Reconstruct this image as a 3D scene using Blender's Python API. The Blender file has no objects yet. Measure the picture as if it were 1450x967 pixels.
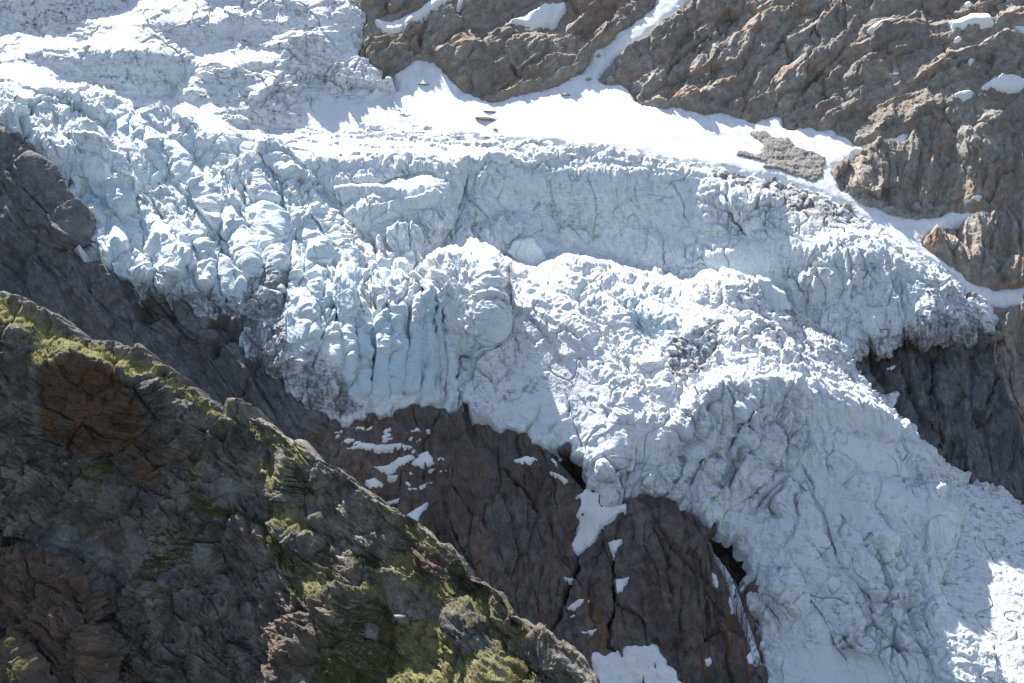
import bpy, math
import numpy as np
from mathutils import Matrix, Euler

STEP = 1.0
rng = np.random.default_rng(7)
R = math.radians

# ------------------------------------------------------------------ camera
TANH = math.tan(R(17.5))
PITCH = R(-5.0)
PA = TANH / 725.0                       # angle of one photograph pixel
cam_d = bpy.data.cameras.new('camera'); cam = bpy.data.objects.new('camera', cam_d)
bpy.context.scene.collection.objects.link(cam)
cam_d.sensor_width = 36.0; cam_d.lens = 18.0 / TANH
cam_d.clip_start = 1.0; cam_d.clip_end = 20000.0
cam.location = (0, 0, 0); cam.rotation_euler = (math.pi/2 + PITCH, 0, 0)
bpy.context.scene.camera = cam
CP, SP = math.cos(PITCH), math.sin(PITCH)

def ang(u, v): return (u - 725.0) * PA, -(v - 483.5) * PA
def world(a, b, D):
    """ray (a,1,b) at depth D in the camera's frame -> world"""
    x = D * a; y = D; z = D * b
    return np.stack([x, y*CP - z*SP, y*SP + z*CP], -1).astype(np.float32)

# ------------------------------------------------------------------ noise
_perm = rng.permutation(256).astype(np.int32); _perm = np.concatenate([_perm]*3)
_g = rng.normal(size=(256, 3)).astype(np.float32); _g /= np.linalg.norm(_g, axis=1)[:, None]
_h = rng.random((256, 4)).astype(np.float32)

def perlin(x, y, z, seed=0):
    x = np.asarray(x, np.float32) + 17.31*seed; y = np.asarray(y, np.float32) + 5.17*seed; z = np.asarray(z, np.float32) - 9.73*seed
    xi = np.floor(x); yi = np.floor(y); zi = np.floor(z)
    fx = x-xi; fy = y-yi; fz = z-zi
    xi = xi.astype(np.int32) & 255; yi = yi.astype(np.int32) & 255; zi = zi.astype(np.int32) & 255
    u = fx*fx*fx*(fx*(fx*6-15)+10); v = fy*fy*fy*(fy*(fy*6-15)+10); w = fz*fz*fz*(fz*(fz*6-15)+10)
    out = None
    A0 = _perm[xi]; A1 = _perm[xi+1]
    acc = 0
    for dx, A, wx in ((0, A0, 1-u), (1, A1, u)):
        for dy in (0, 1):
            B = _perm[A + yi + dy]; wy = wx * (v if dy else 1-v)
            for dz in (0, 1):
                g = _g[_perm[B + zi + dz] & 255]
                acc = acc + wy*(w if dz else 1-w)*(g[..., 0]*(fx-dx) + g[..., 1]*(fy-dy) + g[..., 2]*(fz-dz))
    return acc * 1.5

def fbm(P, L, octv=4, gain=0.5, lac=2.03, seed=0, mode='n', aniso=None):
    if aniso is not None: c = [P @ np.asarray(v, np.float32) for v in aniso]
    else: c = [P[..., i]/np.float32(L) for i in range(3)]
    amp = 1.0; out = 0; f = 1.0; tot = 0
    for o in range(octv):
        n = perlin(c[0]*f, c[1]*f, c[2]*f, seed + o*3)
        if mode == 'r': n = 1 - 2*np.abs(n)*1.2          # sharp ridges
        elif mode == 'b': n = 2*np.abs(n)*1.2 - 1        # rounded lumps, sharp creases
        out = out + amp*n; tot += amp; amp *= gain; f *= lac
    return out / tot

def worley(c0, c1, c2, seed=0):
    """nearest and second nearest feature point among the 8 closest cells: F1, F2, 3 randoms, vector to it"""
    c0 = np.asarray(c0, np.float32)+31.7*seed; c1 = np.asarray(c1, np.float32)-11.3*seed; c2 = np.asarray(c2, np.float32)+3.9*seed
    b = [np.floor(c-0.5) for c in (c0, c1, c2)]
    F1 = np.full(c0.shape, 9., np.float32); F2 = F1.copy(); ID = np.zeros(c0.shape, np.int32)
    V = [np.zeros(c0.shape, np.float32) for _ in range(3)]
    for dx in (0, 1):
        for dy in (0, 1):
            for dz in (0, 1):
                q = [b[0]+dx, b[1]+dy, b[2]+dz]
                qi = [k.astype(np.int32) & 255 for k in q]
                h = _perm[_perm[_perm[qi[0]] + qi[1]] + qi[2]]
                r = _h[h]
                d0 = q[0]+.12+.76*r[..., 0]-c0; d1 = q[1]+.12+.76*r[..., 1]-c1; d2 = q[2]+.12+.76*r[..., 2]-c2
                d = np.sqrt(d0*d0+d1*d1+d2*d2)
                near = d < F1
                F2 = np.where(near, F1, np.minimum(F2, d))
                F1 = np.where(near, d, F1); ID = np.where(near, h, ID)
                for i, dd in enumerate((d0, d1, d2)): V[i] = np.where(near, dd, V[i])
    return F1, F2, _h[(ID*7+13) & 255], V

def sstep(x, a, b):
    t = np.clip((x-a)/(b-a), 0, 1); return t*t*(3-2*t)

# ------------------------------------------------------------------ macro relief: paint slope and aspect, integrate to depth
def blur_axis(M, s, ax):
    r = int(3*s)+1; k = np.exp(-0.5*(np.arange(-r, r+1)/s)**2); k /= k.sum()
    pad = [(0, 0), (0, 0)]; pad[ax] = (r, r)
    Mp = np.pad(M, pad, mode='edge'); n = M.shape[ax]; out = 0
    for i, w in enumerate(k): out = out + w*(Mp[i:i+n, :] if ax == 0 else Mp[:, i:i+n])
    return out.astype(np.float32)
def blur(M, s): return blur_axis(blur_axis(M, s, 0), s, 1) if s > 0.3 else M

def inside(poly, U, V):
    poly = np.asarray(poly, float); x0, y0 = poly[-1]; c = np.zeros(U.shape, bool)
    for x1, y1 in poly:
        if y0 != y1:
            m = ((V < y0) != (V < y1)) & (U < (x1-x0)*(V-y0)/(y1-y0)+x0)
            c ^= m
        x0, y0 = x1, y1
    return c

class Field:
    """painted maps over a window of the picture, g pixels apart"""
    def __init__(s, u0, u1, v0, v1, g, warp=5., seed=1):
        s.u = np.arange(u0, u1+g, g, dtype=np.float32); s.v = np.arange(v0, v1+g, g, dtype=np.float32); s.g = g
        s.U, s.V = np.meshgrid(s.u, s.v)
        z = np.zeros_like(s.U)
        wu = wv = 0
        for L, A in ((70, 1.0), (25, .6), (9, .3)):
            wu = wu + A*perlin(s.U/L, s.V/L, z, seed); wv = wv + A*perlin(s.U/L, s.V/L, z+40, seed)
        s.wU = wu; s.wV = wv; s.warp = warp
        s.maps = {}
    def new(s, name, val): s.maps[name] = np.full(s.U.shape, val, np.float32)
    def mask(s, poly, feather=4., warp=None):
        w = s.warp if warp is None else warp
        p = np.asarray(poly, float); m = 3*feather + 2*w + 4
        i0 = max(0, int((p[:, 0].min()-m-s.u[0])/s.g)); i1 = min(len(s.u), int((p[:, 0].max()+m-s.u[0])/s.g)+2)
        j0 = max(0, int((p[:, 1].min()-m-s.v[0])/s.g)); j1 = min(len(s.v), int((p[:, 1].max()+m-s.v[0])/s.g)+2)
        sl = (slice(j0, j1), slice(i0, i1))
        M = inside(p, s.U[sl]+w*s.wU[sl], s.V[sl]+w*s.wV[sl]).astype(np.float32)
        return sl, blur(M, feather/s.g)
    def paint(self, poly, feather=4., k=1.0, warp=None, **kw):
        sl, M = self.mask(poly, feather, warp); M = M*k
        if 's' in kw:
            sl_ = R(kw.pop('s')); az = R(kw.pop('az', 0))
            kw['nx'] = math.sin(sl_)*math.sin(az); kw['ny'] = -math.sin(sl_)*math.cos(az); kw['nz'] = math.cos(sl_)
        for n, val in kw.items():
            a = self.maps[n][sl]; self.maps[n][sl] = a*(1-M) + val*M
    def full(s, poly, feather=4., warp=None):
        out = np.zeros(s.U.shape, np.float32); sl, M = s.mask(poly, feather, warp); out[sl] = M; return out
    def stroke(s, pts, width, taper=False, wig=2.5):
        """soft band round a polyline (1 on it) and the direction across it (far side)"""
        p = np.asarray(pts, float)
        i0 = max(0, int((p[:, 0].min()-4*width-16-s.u[0])/s.g)); i1 = min(len(s.u), int((p[:, 0].max()+4*width+16-s.u[0])/s.g)+2)
        j0 = max(0, int((p[:, 1].min()-4*width-16-s.v[0])/s.g)); j1 = min(len(s.v), int((p[:, 1].max()+4*width+16-s.v[0])/s.g)+2)
        c = (slice(j0, j1), slice(i0, i1)); U0 = s.U[c]; V0 = s.V[c]; z = U0*0
        U = U0 + wig*s.wU[c] + (wig*.6*perlin(U0/6, V0/6, z, 76) if taper else 0); V = V0 + wig*s.wV[c] + (wig*.6*perlin(U0/6, V0/6, z, 77) if taper else 0)
        best = np.full(U.shape, 1e9, np.float32); NX = z.copy(); NY = z.copy(); S = z.copy()
        seg = np.hypot(*(p[1:]-p[:-1]).T); tot = seg.sum(); acc = 0
        for ((x0, y0), (x1, y1)), L in zip(zip(p[:-1], p[1:]), seg):
            dx, dy = x1-x0, y1-y0; L = L+1e-6
            t = np.clip(((U-x0)*dx+(V-y0)*dy)/L/L, 0, 1)
            d = np.hypot(U-x0-t*dx, V-y0-t*dy); m = d < best
            best = np.where(m, d, best); NX = np.where(m, dy/L, NX); NY = np.where(m, -dx/L, NY); S = np.where(m, (acc+t*L)/tot, S)
            acc += L
        if taper:
            k = np.sqrt(np.clip(np.sin(np.pi*np.clip(S, 0, 1)), 0, 1))*np.clip(.75+.9*perlin(U0/18, V0/18, z, 78), .1, 1.2)
            return c, k*np.exp(-(best/(width*(.45+.55*k)))**2), NX, NY
        return c, np.exp(-(best/width)**2), NX, NY
    def jump(s, pts, width, dlog):
        """a step in depth across a crest; the far side is to the left of the line's direction (up for left-to-right)"""
        c, m, NX, NY = s.stroke(pts, width)
        k = dlog/(width*1.77)
        s.jp[c] += k*m*NX; s.jq[c] += k*m*NY
    def solve(s, D0):
        nx, ny, nz = s.maps['nx'], s.maps['ny'], s.maps['nz']
        # world normal -> camera frame
        cy = ny*CP + nz*SP; cz = -ny*SP + nz*CP
        a, b = ang(s.U, s.V)
        nr = np.minimum(nx*a + cy + cz*b, -0.10)
        p = -nx/nr*PA + s.jp           # d lnD per pixel right
        q = cz/nr*PA + s.jq            # d lnD per pixel down
        p = np.clip(p, -.03, .03); q = np.clip(q, -.03, .03)
        p = blur(p, 1.2); q = blur(q, 1.2)
        g = s.g; H, W = p.shape
        div = np.zeros((H, W), np.float64)
        fx = (p[:, :-1]+p[:, 1:])*.5*g; fy = (q[:-1]+q[1:])*.5*g
        div[:, :-1] += fx; div[:, 1:] -= fx; div[:-1] += fy; div[1:] -= fy
        E = np.concatenate([div, div[:, ::-1]], 1); E = np.concatenate([E, E[::-1]], 0)
        F = np.fft.rfft2(E)
        ky = 2*np.cos(2*np.pi*np.arange(2*H)/(2*H))-2; kx = 2*np.cos(2*np.pi*np.arange(W+1)/(2*W))-2
        K = ky[:, None]+kx[None, :]; K[0, 0] = 1
        F /= K; F[0, 0] = 0
        S = np.fft.irfft2(F, s=E.shape)[:H, :W]
        s.lnD = (S + math.log(D0)).astype(np.float32)
        return s.lnD
    def interp(s, xs, axis):
        n = len(axis); t = (np.asarray(xs)-axis[0])/s.g; i = np.clip(np.floor(t).astype(int), 1, n-3); f = t-i
        W = np.zeros((len(xs), n), np.float32); r = np.arange(len(xs))
        W[r, i-1] = (-f**3+2*f**2-f)/2; W[r, i] = (3*f**3-5*f**2+2)/2; W[r, i+1] = (-3*f**3+4*f**2+f)/2; W[r, i+2] = (f**3-f**2)/2
        return W
    def to_grid(s, names, us, vs):
        A = s.interp(us, s.u); B = s.interp(vs, s.v)
        return [B @ (n if isinstance(n, np.ndarray) else s.lnD if n == 'lnD' else s.maps[n]) @ A.T for n in names]

def field(u0, u1, v0, v1, g, warp, seed, s, az, **defaults):
    f = Field(u0, u1, v0, v1, g, warp, seed)
    s_, a_ = R(s), R(az)
    f.new('nx', math.sin(s_)*math.sin(a_)); f.new('ny', -math.sin(s_)*math.cos(a_)); f.new('nz', math.cos(s_))
    for n, v in defaults.items(): f.new(n, v)
    f.jp = np.zeros_like(f.U); f.jq = np.zeros_like(f.U)
    return f

def axis_px(lo, hi, flo, fhi, step, coarse=10.):
    """fine inside [flo, fhi], growing coarser outside"""
    return np.concatenate([np.arange(lo, flo, coarse), np.arange(flo, fhi, step), np.arange(fhi, hi+coarse, coarse)]).astype(np.float32)

def normals_of(P):
    du = np.gradient(P, axis=1); dv = np.gradient(P, axis=0)
    n = np.cross(dv, du).astype(np.float32); n /= np.linalg.norm(n, axis=-1, keepdims=True)+1e-9
    view = (P*n).sum(-1); n[view > 0] *= -1
    return n

# ------------------------------------------------------------------ mesh output
COL = bpy.context.scene.collection
def grid_mesh(name, P, keep, attrs, mat, parent=None, smooth=False, extra=None):
    """quads of the grid P (H,W,3) where keep (H-1,W-1) is set"""
    H, W = P.shape[:2]
    jj, ii = np.nonzero(keep)
    a = jj*W+ii
    quads = np.stack([a, a+W, a+W+1, a+1], 1)
    used, inv = np.unique(quads, return_inverse=True)
    quads = inv.reshape(-1, 4)
    co = P.reshape(-1, 3)[used]
    me = bpy.data.meshes.new(name)
    faces = quads; nv = len(co)
    if extra is not None:
        pass
    me.vertices.add(nv); me.vertices.foreach_set('co', co.astype(np.float32).ravel())
    me.loops.add(faces.size); me.loops.foreach_set('vertex_index', faces.astype(np.int32).ravel())
    me.polygons.add(len(faces)); me.polygons.foreach_set('loop_start', np.arange(0, faces.size, 4, dtype=np.int32))
    me.update(calc_edges=True)
    if smooth: me.polygons.foreach_set('use_smooth', np.ones(len(faces), bool))
    for n, arr in attrs.items():
        at = me.attributes.new(n, 'FLOAT', 'POINT'); at.data.foreach_set('value', arr.reshape(-1)[used].astype(np.float32))
    me.materials.append(mat)
    o = bpy.data.objects.new(name, me); COL.objects.link(o)
    if parent: o.parent = parent
    return o
def tag(o, label=None, cat=None, group=None, kind=None):
    if label: o['label'] = label
    if cat: o['category'] = cat
    if group: o['group'] = group
    if kind: o['kind'] = kind
    return o
def quadmask(M): return (M[:-1, :-1] | M[1:, :-1] | M[:-1, 1:] | M[1:, 1:])

# ------------------------------------------------------------------ materials
class NT:
    def __init__(s, name):
        s.m = bpy.data.materials.new(name); s.m.use_nodes = True; s.t = s.m.node_tree; s.t.nodes.clear()
        s.out = s.n('ShaderNodeOutputMaterial'); s.b = s.n('ShaderNodeBsdfPrincipled'); s.l(s.b.outputs[0], s.out.inputs[0])
        s.geo = s.n('ShaderNodeNewGeometry')
    def n(s, t, **k):
        x = s.t.nodes.new(t)
        for a, v in k.items(): setattr(x, a, v)
        return x
    def l(s, a, b): s.t.links.new(a, b)
    def put(s, v, sock):
        if isinstance(v, (int, float)): sock.default_value = v
        elif isinstance(v, tuple): sock.default_value = (*v, 1) if len(sock.default_value) == 4 and len(v) == 3 else v
        else: s.l(v, sock)
    def attr(s, name): return s.n('ShaderNodeAttribute', attribute_name=name).outputs['Fac']
    def noise(s, scale, detail=5, rough=.6, vec=None, dist=0.):
        x = s.n('ShaderNodeTexNoise'); x.inputs['Scale'].default_value = scale; x.inputs['Detail'].default_value = detail
        x.inputs['Roughness'].default_value = rough; x.inputs['Distortion'].default_value = dist
        s.l(vec or s.geo.outputs['Position'], x.inputs['Vector']); return x.outputs['Fac']
    def scaled(s, rot, sc):
        r = s.n('ShaderNodeMapping'); r.inputs['Rotation'].default_value = rot; s.l(s.geo.outputs['Position'], r.inputs['Vector'])
        m = s.n('ShaderNodeMapping'); m.inputs['Scale'].default_value = sc
        s.l(r.outputs[0], m.inputs['Vector']); return m.outputs[0]
    def math(s, op, a, b=0., c=None, clamp=False):
        x = s.n('ShaderNodeMath', operation=op, use_clamp=clamp); s.put(a, x.inputs[0]); s.put(b, x.inputs[1])
        if c is not None: s.put(c, x.inputs[2])
        return x.outputs[0]
    def ramp(s, v, lo, hi, a=0., b=1.):
        x = s.n('ShaderNodeMapRange', interpolation_type='SMOOTHSTEP'); s.put(v, x.inputs[0])
        for i, k in enumerate((lo, hi, a, b)): s.put(k, x.inputs[i+1])
        return x.outputs[0]
    def mix(s, f, a, b, mode='MIX'):
        x = s.n('ShaderNodeMix', data_type='RGBA', blend_type=mode); s.put(f, x.inputs[0]); s.put(a, x.inputs[6]); s.put(b, x.inputs[7]); return x.outputs[2]
    def up(s):
        x = s.n('ShaderNodeSeparateXYZ'); s.l(s.geo.outputs['Normal'], x.inputs[0]); return x.outputs['Z']
    def bump(s, h, dist, strength=1.):
        x = s.n('ShaderNodeBump'); x.inputs['Distance'].default_value = dist; x.inputs['Strength'].default_value = strength
        s.l(h, x.inputs['Height']); s.l(x.outputs[0], s.b.inputs['Normal'])
    def end(s, col, rough=.8, spec=.3):
        s.put(col, s.b.inputs['Base Color']); s.put(rough, s.b.inputs['Roughness']); s.b.inputs['Specular IOR Level'].default_value = spec
        return s.m

def mat_ice():
    t = NT('glacier_ice')
    dirt, blue = t.attr('dirt'), t.attr('blue')
    n1 = t.noise(.05, 6, .62); n2 = t.noise(.45, 6, .65)
    vec = t.scaled((0, 0, 0), (1, 1, .12)); streak = t.noise(.35, 4, .6, vec)
    layer = t.noise(.9, 4, .6, t.scaled((R(8), R(-7), 0), (.07, .07, 1.)), .8)
    c = t.mix(t.ramp(n2, .35, .65), (.87, .895, .915), (.93, .937, .945))
    bl = t.math('MULTIPLY', blue, t.ramp(n1, .25, .6, .45, 1.), clamp=True)
    c = t.mix(bl, c, (.43, .70, .78))
    n3 = t.noise(1.3, 5, .7); n4 = t.noise(.14, 5, .65, None, .8)
    d = t.math('ADD', t.math('MULTIPLY', t.ramp(n2, .45, .66), .55), t.math('MULTIPLY', t.ramp(streak, .50, .70), .55))
    d = t.math('ADD', d, t.math('MULTIPLY', t.ramp(layer, .55, .68), .6))
    d = t.math('ADD', d, t.math('MULTIPLY', t.ramp(n3, .55, .70), .7))
    d = t.math('MULTIPLY', d, t.math('MULTIPLY', dirt, t.ramp(n4, .36, .64, .15, 1.35)), clamp=True)
    d = t.math('ADD', d, t.math('MULTIPLY', t.math('SUBTRACT', dirt, 1., None, True), t.ramp(n4, .35, .6, .25, .8)), None, True)
    c = t.mix(d, c, (.24, .235, .235))
    t.bump(t.math('ADD', t.noise(1.1, 7, .75), t.math('MULTIPLY', streak, .6)), 1.1, .9)
    return t.end(c, .55, .35)

def mat_snow():
    t = NT('old_snow')
    n1 = t.noise(.03, 6, .6); n2 = t.noise(.3, 5, .6, t.scaled((0, 0, 0), (1, .25, .25)))
    dirt = t.attr('dirt')
    c = t.mix(t.ramp(n1, .4, .7), (.86, .862, .865), (.79, .79, .785))
    d = t.math('MULTIPLY', dirt, t.ramp(n2, .45, .7), clamp=True)
    c = t.mix(d, c, (.42, .40, .37))
    t.bump(t.noise(.5, 6, .6), .35, .5)
    return t.end(c, .6, .3)

def mat_rock(name, a, b, rust, rustk, patch=None, grass=False, rot=(0, R(30), 0), sc=(.5, .5, 2.6)):
    t = NT(name)
    n1 = t.noise(.02, 7, .62); n2 = t.noise(.22, 7, .68); n3 = t.noise(.06, 5, .6, t.scaled(rot, sc), 1.2)
    fine = t.noise(1.4, 6, .7)
    c = t.mix(t.ramp(n2, .32, .68), a, b)
    c = t.mix(t.math('MULTIPLY', t.ramp(n3, .48, .70), rustk), c, rust)
    c = t.mix(t.math('MULTIPLY', t.ramp(n1, .45, .65), .5), c, tuple(k*.72 for k in a))
    c = t.mix(t.math('MULTIPLY', t.ramp(t.noise(.011, 6, .6), .52, .68), rustk*.75), c, tuple(.5*k+.25*q for k, q in zip(rust, b)))
    c = t.mix(t.ramp(fine, .25, .75, .0, .55), c, t.mix(.5, c, (.03, .03, .03)))
    c = t.mix(t.math('MULTIPLY', t.ramp(t.noise(.9, 4, .6), .62, .74), .45), c, tuple(min(1, k*1.9) for k in b))
    if grass:
        c = t.mix(t.math('MULTIPLY', t.attr('rust'), t.ramp(n2, .3, .6, .35, .95)), c, t.mix(t.ramp(t.noise(.3, 5, .65), .3, .7), (.075, .042, .026), (.20, .105, .055)))
        c = t.mix(t.math('MULTIPLY', t.ramp(t.noise(.55, 6, .72), .54, .66), .55), c, (.10, .105, .045))
        g = t.attr('grass')
        gc = t.mix(t.math('MULTIPLY', t.attr('dry'), t.ramp(t.noise(.5, 5, .65), .3, .6, .35, 1.)), (.030, .048, .012), (.30, .28, .12))  # turf colour carries the light: pale and dry where sunlit, dark green in shade
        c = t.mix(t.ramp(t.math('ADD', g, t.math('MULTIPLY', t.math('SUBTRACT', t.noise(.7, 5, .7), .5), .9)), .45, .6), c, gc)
    t.bump(t.math('ADD', t.math('MULTIPLY', fine, .8), t.math('MULTIPLY', n2, 1.2)), .9, .75)
    return t.end(c, .85, .25)

M_ICE = mat_ice(); M_SNOW = mat_snow()
M_UPPER = mat_rock('gneiss_grey_brown', (.285, .255, .22), (.50, .455, .395), (.42, .25, .145), .85)
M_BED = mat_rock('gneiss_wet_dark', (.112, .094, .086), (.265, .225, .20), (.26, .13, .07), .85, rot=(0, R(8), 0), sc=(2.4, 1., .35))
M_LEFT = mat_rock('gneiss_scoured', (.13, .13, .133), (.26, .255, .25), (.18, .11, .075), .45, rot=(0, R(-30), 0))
M_NEAR = mat_rock('gneiss_near', (.088, .086, .080), (.34, .315, .27), (.15, .08, .045), .55, grass=True, rot=(0, R(-20), 0))
M_SCREE = mat_rock('scree_grit', (.30, .275, .25), (.48, .45, .41), (.36, .29, .22), .3)

# ------------------------------------------------------------------ the far slope: macro relief
B = field(-300, 1750, -240, 1200, 2.0, 5., 3, 42, 0, rough=1., flute=0., lump=0., dirt=.25, blue=0., rockk=1.)
exec_paint = []
#PAINT_BEGIN
P_ = B.paint
# rock slopes
P_([(500,-400),(1900,-400),(1900,330),(1300,330),(1170,300),(700,160),(560,120),(500,60)], 12, s=47, az=-6)
P_([(505,-20),(640,-20),(600,25),(560,45),(525,40)], 5, s=62, az=10)
P_([(515,60),(575,55),(620,85),(590,85),(570,98),(548,114),(515,95)], 5, s=68, az=15)
P_([(650,90),(720,100),(850,80),(820,110),(700,150),(660,140)], 6, s=60, az=5)
P_([(880,60),(960,30),(1060,20),(1010,150),(890,140),(845,118)], 8, s=48, az=-30)
P_([(1010,60),(1120,20),(1200,60),(1130,180),(1020,165)], 8, s=48, az=-22)
P_([(1120,60),(1260,60),(1300,160),(1200,200),(1120,180)], 8, s=46, az=-12)
P_([(1300,150),(1400,140),(1460,150),(1460,270),(1390,240),(1340,230),(1290,200)], 7, s=60, az=-10)
P_([(1390,160),(1430,165),(1440,230),(1400,240)], 6, s=62, az=40)
P_([(1180,245),(1260,210),(1340,235),(1450,230),(1450,290),(1380,300),(1280,290),(1210,280)], 6, s=64, az=-15)
P_([(1305,350),(1350,330),(1460,315),(1460,410),(1390,412),(1335,372)], 6, s=52, az=-20)
P_([(1395,447),(1460,440),(1460,640),(1430,600),(1390,540)], 8, s=46, az=-25)
# left cliff
P_([(-400,150),(-20,185),(45,235),(75,265),(118,325),(100,380),(-20,430),(-400,430)], 6, s=72, az=25)
P_([(-400,380),(60,370),(130,385),(195,410),(260,440),(340,500),(410,560),(470,600),(560,640),(480,760),(-400,700)], 8, s=56, az=18)
P_([(195,435),(255,430),(330,465),(320,500),(300,530),(245,500),(200,455)], 4, s=76, az=-5)
P_([(340,480),(410,560),(470,605),(420,620),(330,560)], 5, s=66, az=10)
# central bed
P_([(430,600),(590,575),(720,615),(840,660),(880,715),(960,725),(1050,800),(1090,950),(1090,1300),(500,1300),(400,650)], 6, s=70, az=0)
P_([(480,600),(590,577),(720,617),(800,650),(820,690),(700,640),(600,610),(500,640)], 6, s=50, az=0)
P_([(480,640),(610,625),(600,740),(560,760),(480,690)], 6, s=55, az=0)
P_([(780,880),(840,790),(870,740),(820,720),(800,800)], 5, s=75, az=-45)
P_([(860,880),(875,780),(880,715),(905,705),(960,780),(1000,880),(1000,967),(900,940)], 6, s=76, az=25)
P_([(870,760),(890,730),(910,790),(900,930),(870,880)], 5, s=76, az=-35)
# right dark cliff
P_([(1195,490),(1270,478),(1390,470),(1400,520),(1450,640),(1600,800),(1450,720),(1320,655),(1240,560)], 5, s=67, az=8)
P_([(1340,480),(1395,450),(1450,640),(1450,715),(1390,640)], 8, s=74, az=25)
# snowfield
P_([(548,112),(590,85),(650,130),(700,150),(830,105),(940,-20),(990,-20),(850,110),(900,150),(1010,163),(1110,180),(1200,195),(1290,190),(1270,210),(1180,250),(1200,280),(1260,310),(1440,303),(1440,312),(1310,345),(1390,410),(1460,410),(1460,445),(1395,445),(1235,330),(1000,250),(860,222),(560,205),(430,195),(440,165),(520,160)], 6, s=37, az=-2, rough=.07, dirt=.7)
P_([(835,110),(880,50),(940,-60),(1000,-60),(930,50),(860,115)], 4, s=36, az=0)
P_([(560,115),(590,85),(650,130),(650,150),(590,140)], 6, s=43, az=0)
P_([(930,180),(1290,190),(1200,280),(1260,320),(1180,300),(1000,240)], 8, s=33, az=-8, rough=.07, dirt=.9)
# ---- glacier: upper basin
P_([(-400,-400),(505,-400),(520,60),(550,115),(520,160),(430,190),(300,180),(200,150),(0,130),(-400,100)], 8, s=37, az=0, rough=.32, dirt=.95)
P_([(-60,-60),(195,-30),(192,5),(179,13),(149,33),(99,50),(73,60),(0,46),(-60,30)], 4, s=66, az=8, rough=.25, dirt=1.1)
P_([(0,52),(73,64),(110,52),(170,30),(200,8),(260,10),(190,40),(120,70),(60,80),(0,75)], 4, s=25, az=-5, rough=.15, dirt=.2)
P_([(92,57),(130,40),(178,38),(150,60),(105,66)], 3, s=68, az=-10, rough=.2)
P_([(228,50),(298,43),(358,30),(364,50),(318,71),(265,65)], 3, s=68, az=0, rough=.25, dirt=.5, flute=.5)
P_([(270,-20),(360,-20),(350,15),(300,18)], 3, s=66, az=0, rough=.3, dirt=.5)
P_([(265,75),(320,82),(400,80),(390,92),(330,110),(290,112),(280,95)], 4, s=24, az=-6, rough=.05, dirt=.05)
P_([(60,93),(110,86),(165,80),(252,90),(278,103),(262,130),(240,146),(165,142),(106,132),(76,116)], 3, warp=2, s=78, az=8, rough=.10, flute=.9, dirt=.85, blue=.12)
P_([(52,92),(110,86),(150,82),(120,125),(76,116)], 8, warp=2, s=76, az=30, rough=.12, flute=.7, dirt=.5)
P_([(240,146),(262,130),(280,104),(300,108),(280,150)], 3, s=40, az=-40, rough=.6, dirt=.4)
P_([(0,108),(60,98),(110,135),(165,145),(240,150),(300,160),(240,170),(140,155),(0,128)], 4, s=27, az=0, rough=.15, dirt=.15)
P_([(380,20),(520,20),(530,120),(470,140),(400,110)], 6, s=45, az=0, rough=.75, dirt=1.0)
P_([(440,30),(500,30),(520,110),(480,100)], 5, s=54, az=25, rough=.8, dirt=.4)
P_([(500,60),(535,110),(560,130),(530,165),(510,120)], 5, s=50, az=20, rough=.8, dirt=.5)
P_([(280,110),(400,100),(430,165),(340,160)], 5, s=42, az=-5, rough=.6, dirt=.95)
P_([(345,168),(372,162),(402,166),(430,180),(432,188),(415,197),(350,188)], 3, warp=2, s=68, az=-5, rough=.25, dirt=.9)
P_([(425,160),(470,150),(520,160),(540,140),(560,150),(500,200),(430,196)], 4, s=36, az=-2, rough=.06, dirt=.1)
# terrace above the ice cliff
P_([(240,150),(340,190),(430,196),(560,205),(860,220),(945,232),(1020,250),(1000,262),(940,243),(860,234),(640,238),(440,236),(370,215),(260,185)], 4, s=24, az=-3, rough=.10, dirt=1.0)
# ---- left icefall
P_([(0,128),(140,155),(250,180),(400,225),(470,300),(480,400),(430,420),(410,560),(340,500),(330,465),(195,430),(110,350),(118,325),(45,235),(-20,190)], 6, s=47, az=4, rough=1., dirt=.35, blue=.3)
P_([(100,185),(148,190),(180,235),(186,268),(168,250),(132,222),(105,205)], 3, s=72, az=20, rough=.25, flute=.8, dirt=.6)
P_([(43,225),(132,222),(160,245),(190,278),(115,270),(76,262)], 3, s=76, az=0, rough=.25, flute=.7, dirt=.4)
P_([(100,180),(150,185),(165,200),(140,190),(105,190)], 3, s=28, az=0, rough=.2)
P_([(180,220),(225,225),(240,250),(210,265),(190,245)], 3, s=66, az=30, rough=.5, dirt=.5)
P_([(255,205),(275,220),(268,243),(250,240),(245,220)], 4, s=72, az=20, rough=.6, blue=.5)
P_([(145,170),(165,155),(165,170),(150,172)], 2, s=70, az=15, rough=.2, blue=.8)
P_([(160,180),(185,172),(183,195),(170,197)], 2, s=70, az=15, rough=.2, blue=.8)
P_([(120,278),(150,280),(190,290),(215,320),(160,325),(138,330),(105,300)], 3, s=68, az=0, rough=.6, blue=.5)
P_([(250,255),(330,235),(395,235),(430,270),(470,330),(500,390),(430,400),(370,330),(300,300)], 6, s=38, az=-18, rough=.75, dirt=.2, blue=.35)
P_([(312,285),(330,272),(345,290),(338,310),(318,300)], 3, s=70, az=10, rough=.2)
P_([(395,228),(425,262),(455,295),(500,350),(540,395),(520,392),(480,360),(440,310),(405,260)], 4, s=46, az=28, rough=.4, dirt=.5)
P_([(300,330),(345,310),(395,340),(380,400),(330,400)], 5, s=62, az=10, rough=.8, dirt=.3, blue=.3)
P_([(200,330),(300,350),(340,420),(330,450),(230,410)], 5, s=54, az=0, rough=.9, dirt=.4, blue=.3)
P_([(345,400),(410,390),(420,560),(360,510),(340,460)], 5, s=60, az=-8, rough=.6, lump=.6, dirt=2.)
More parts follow.
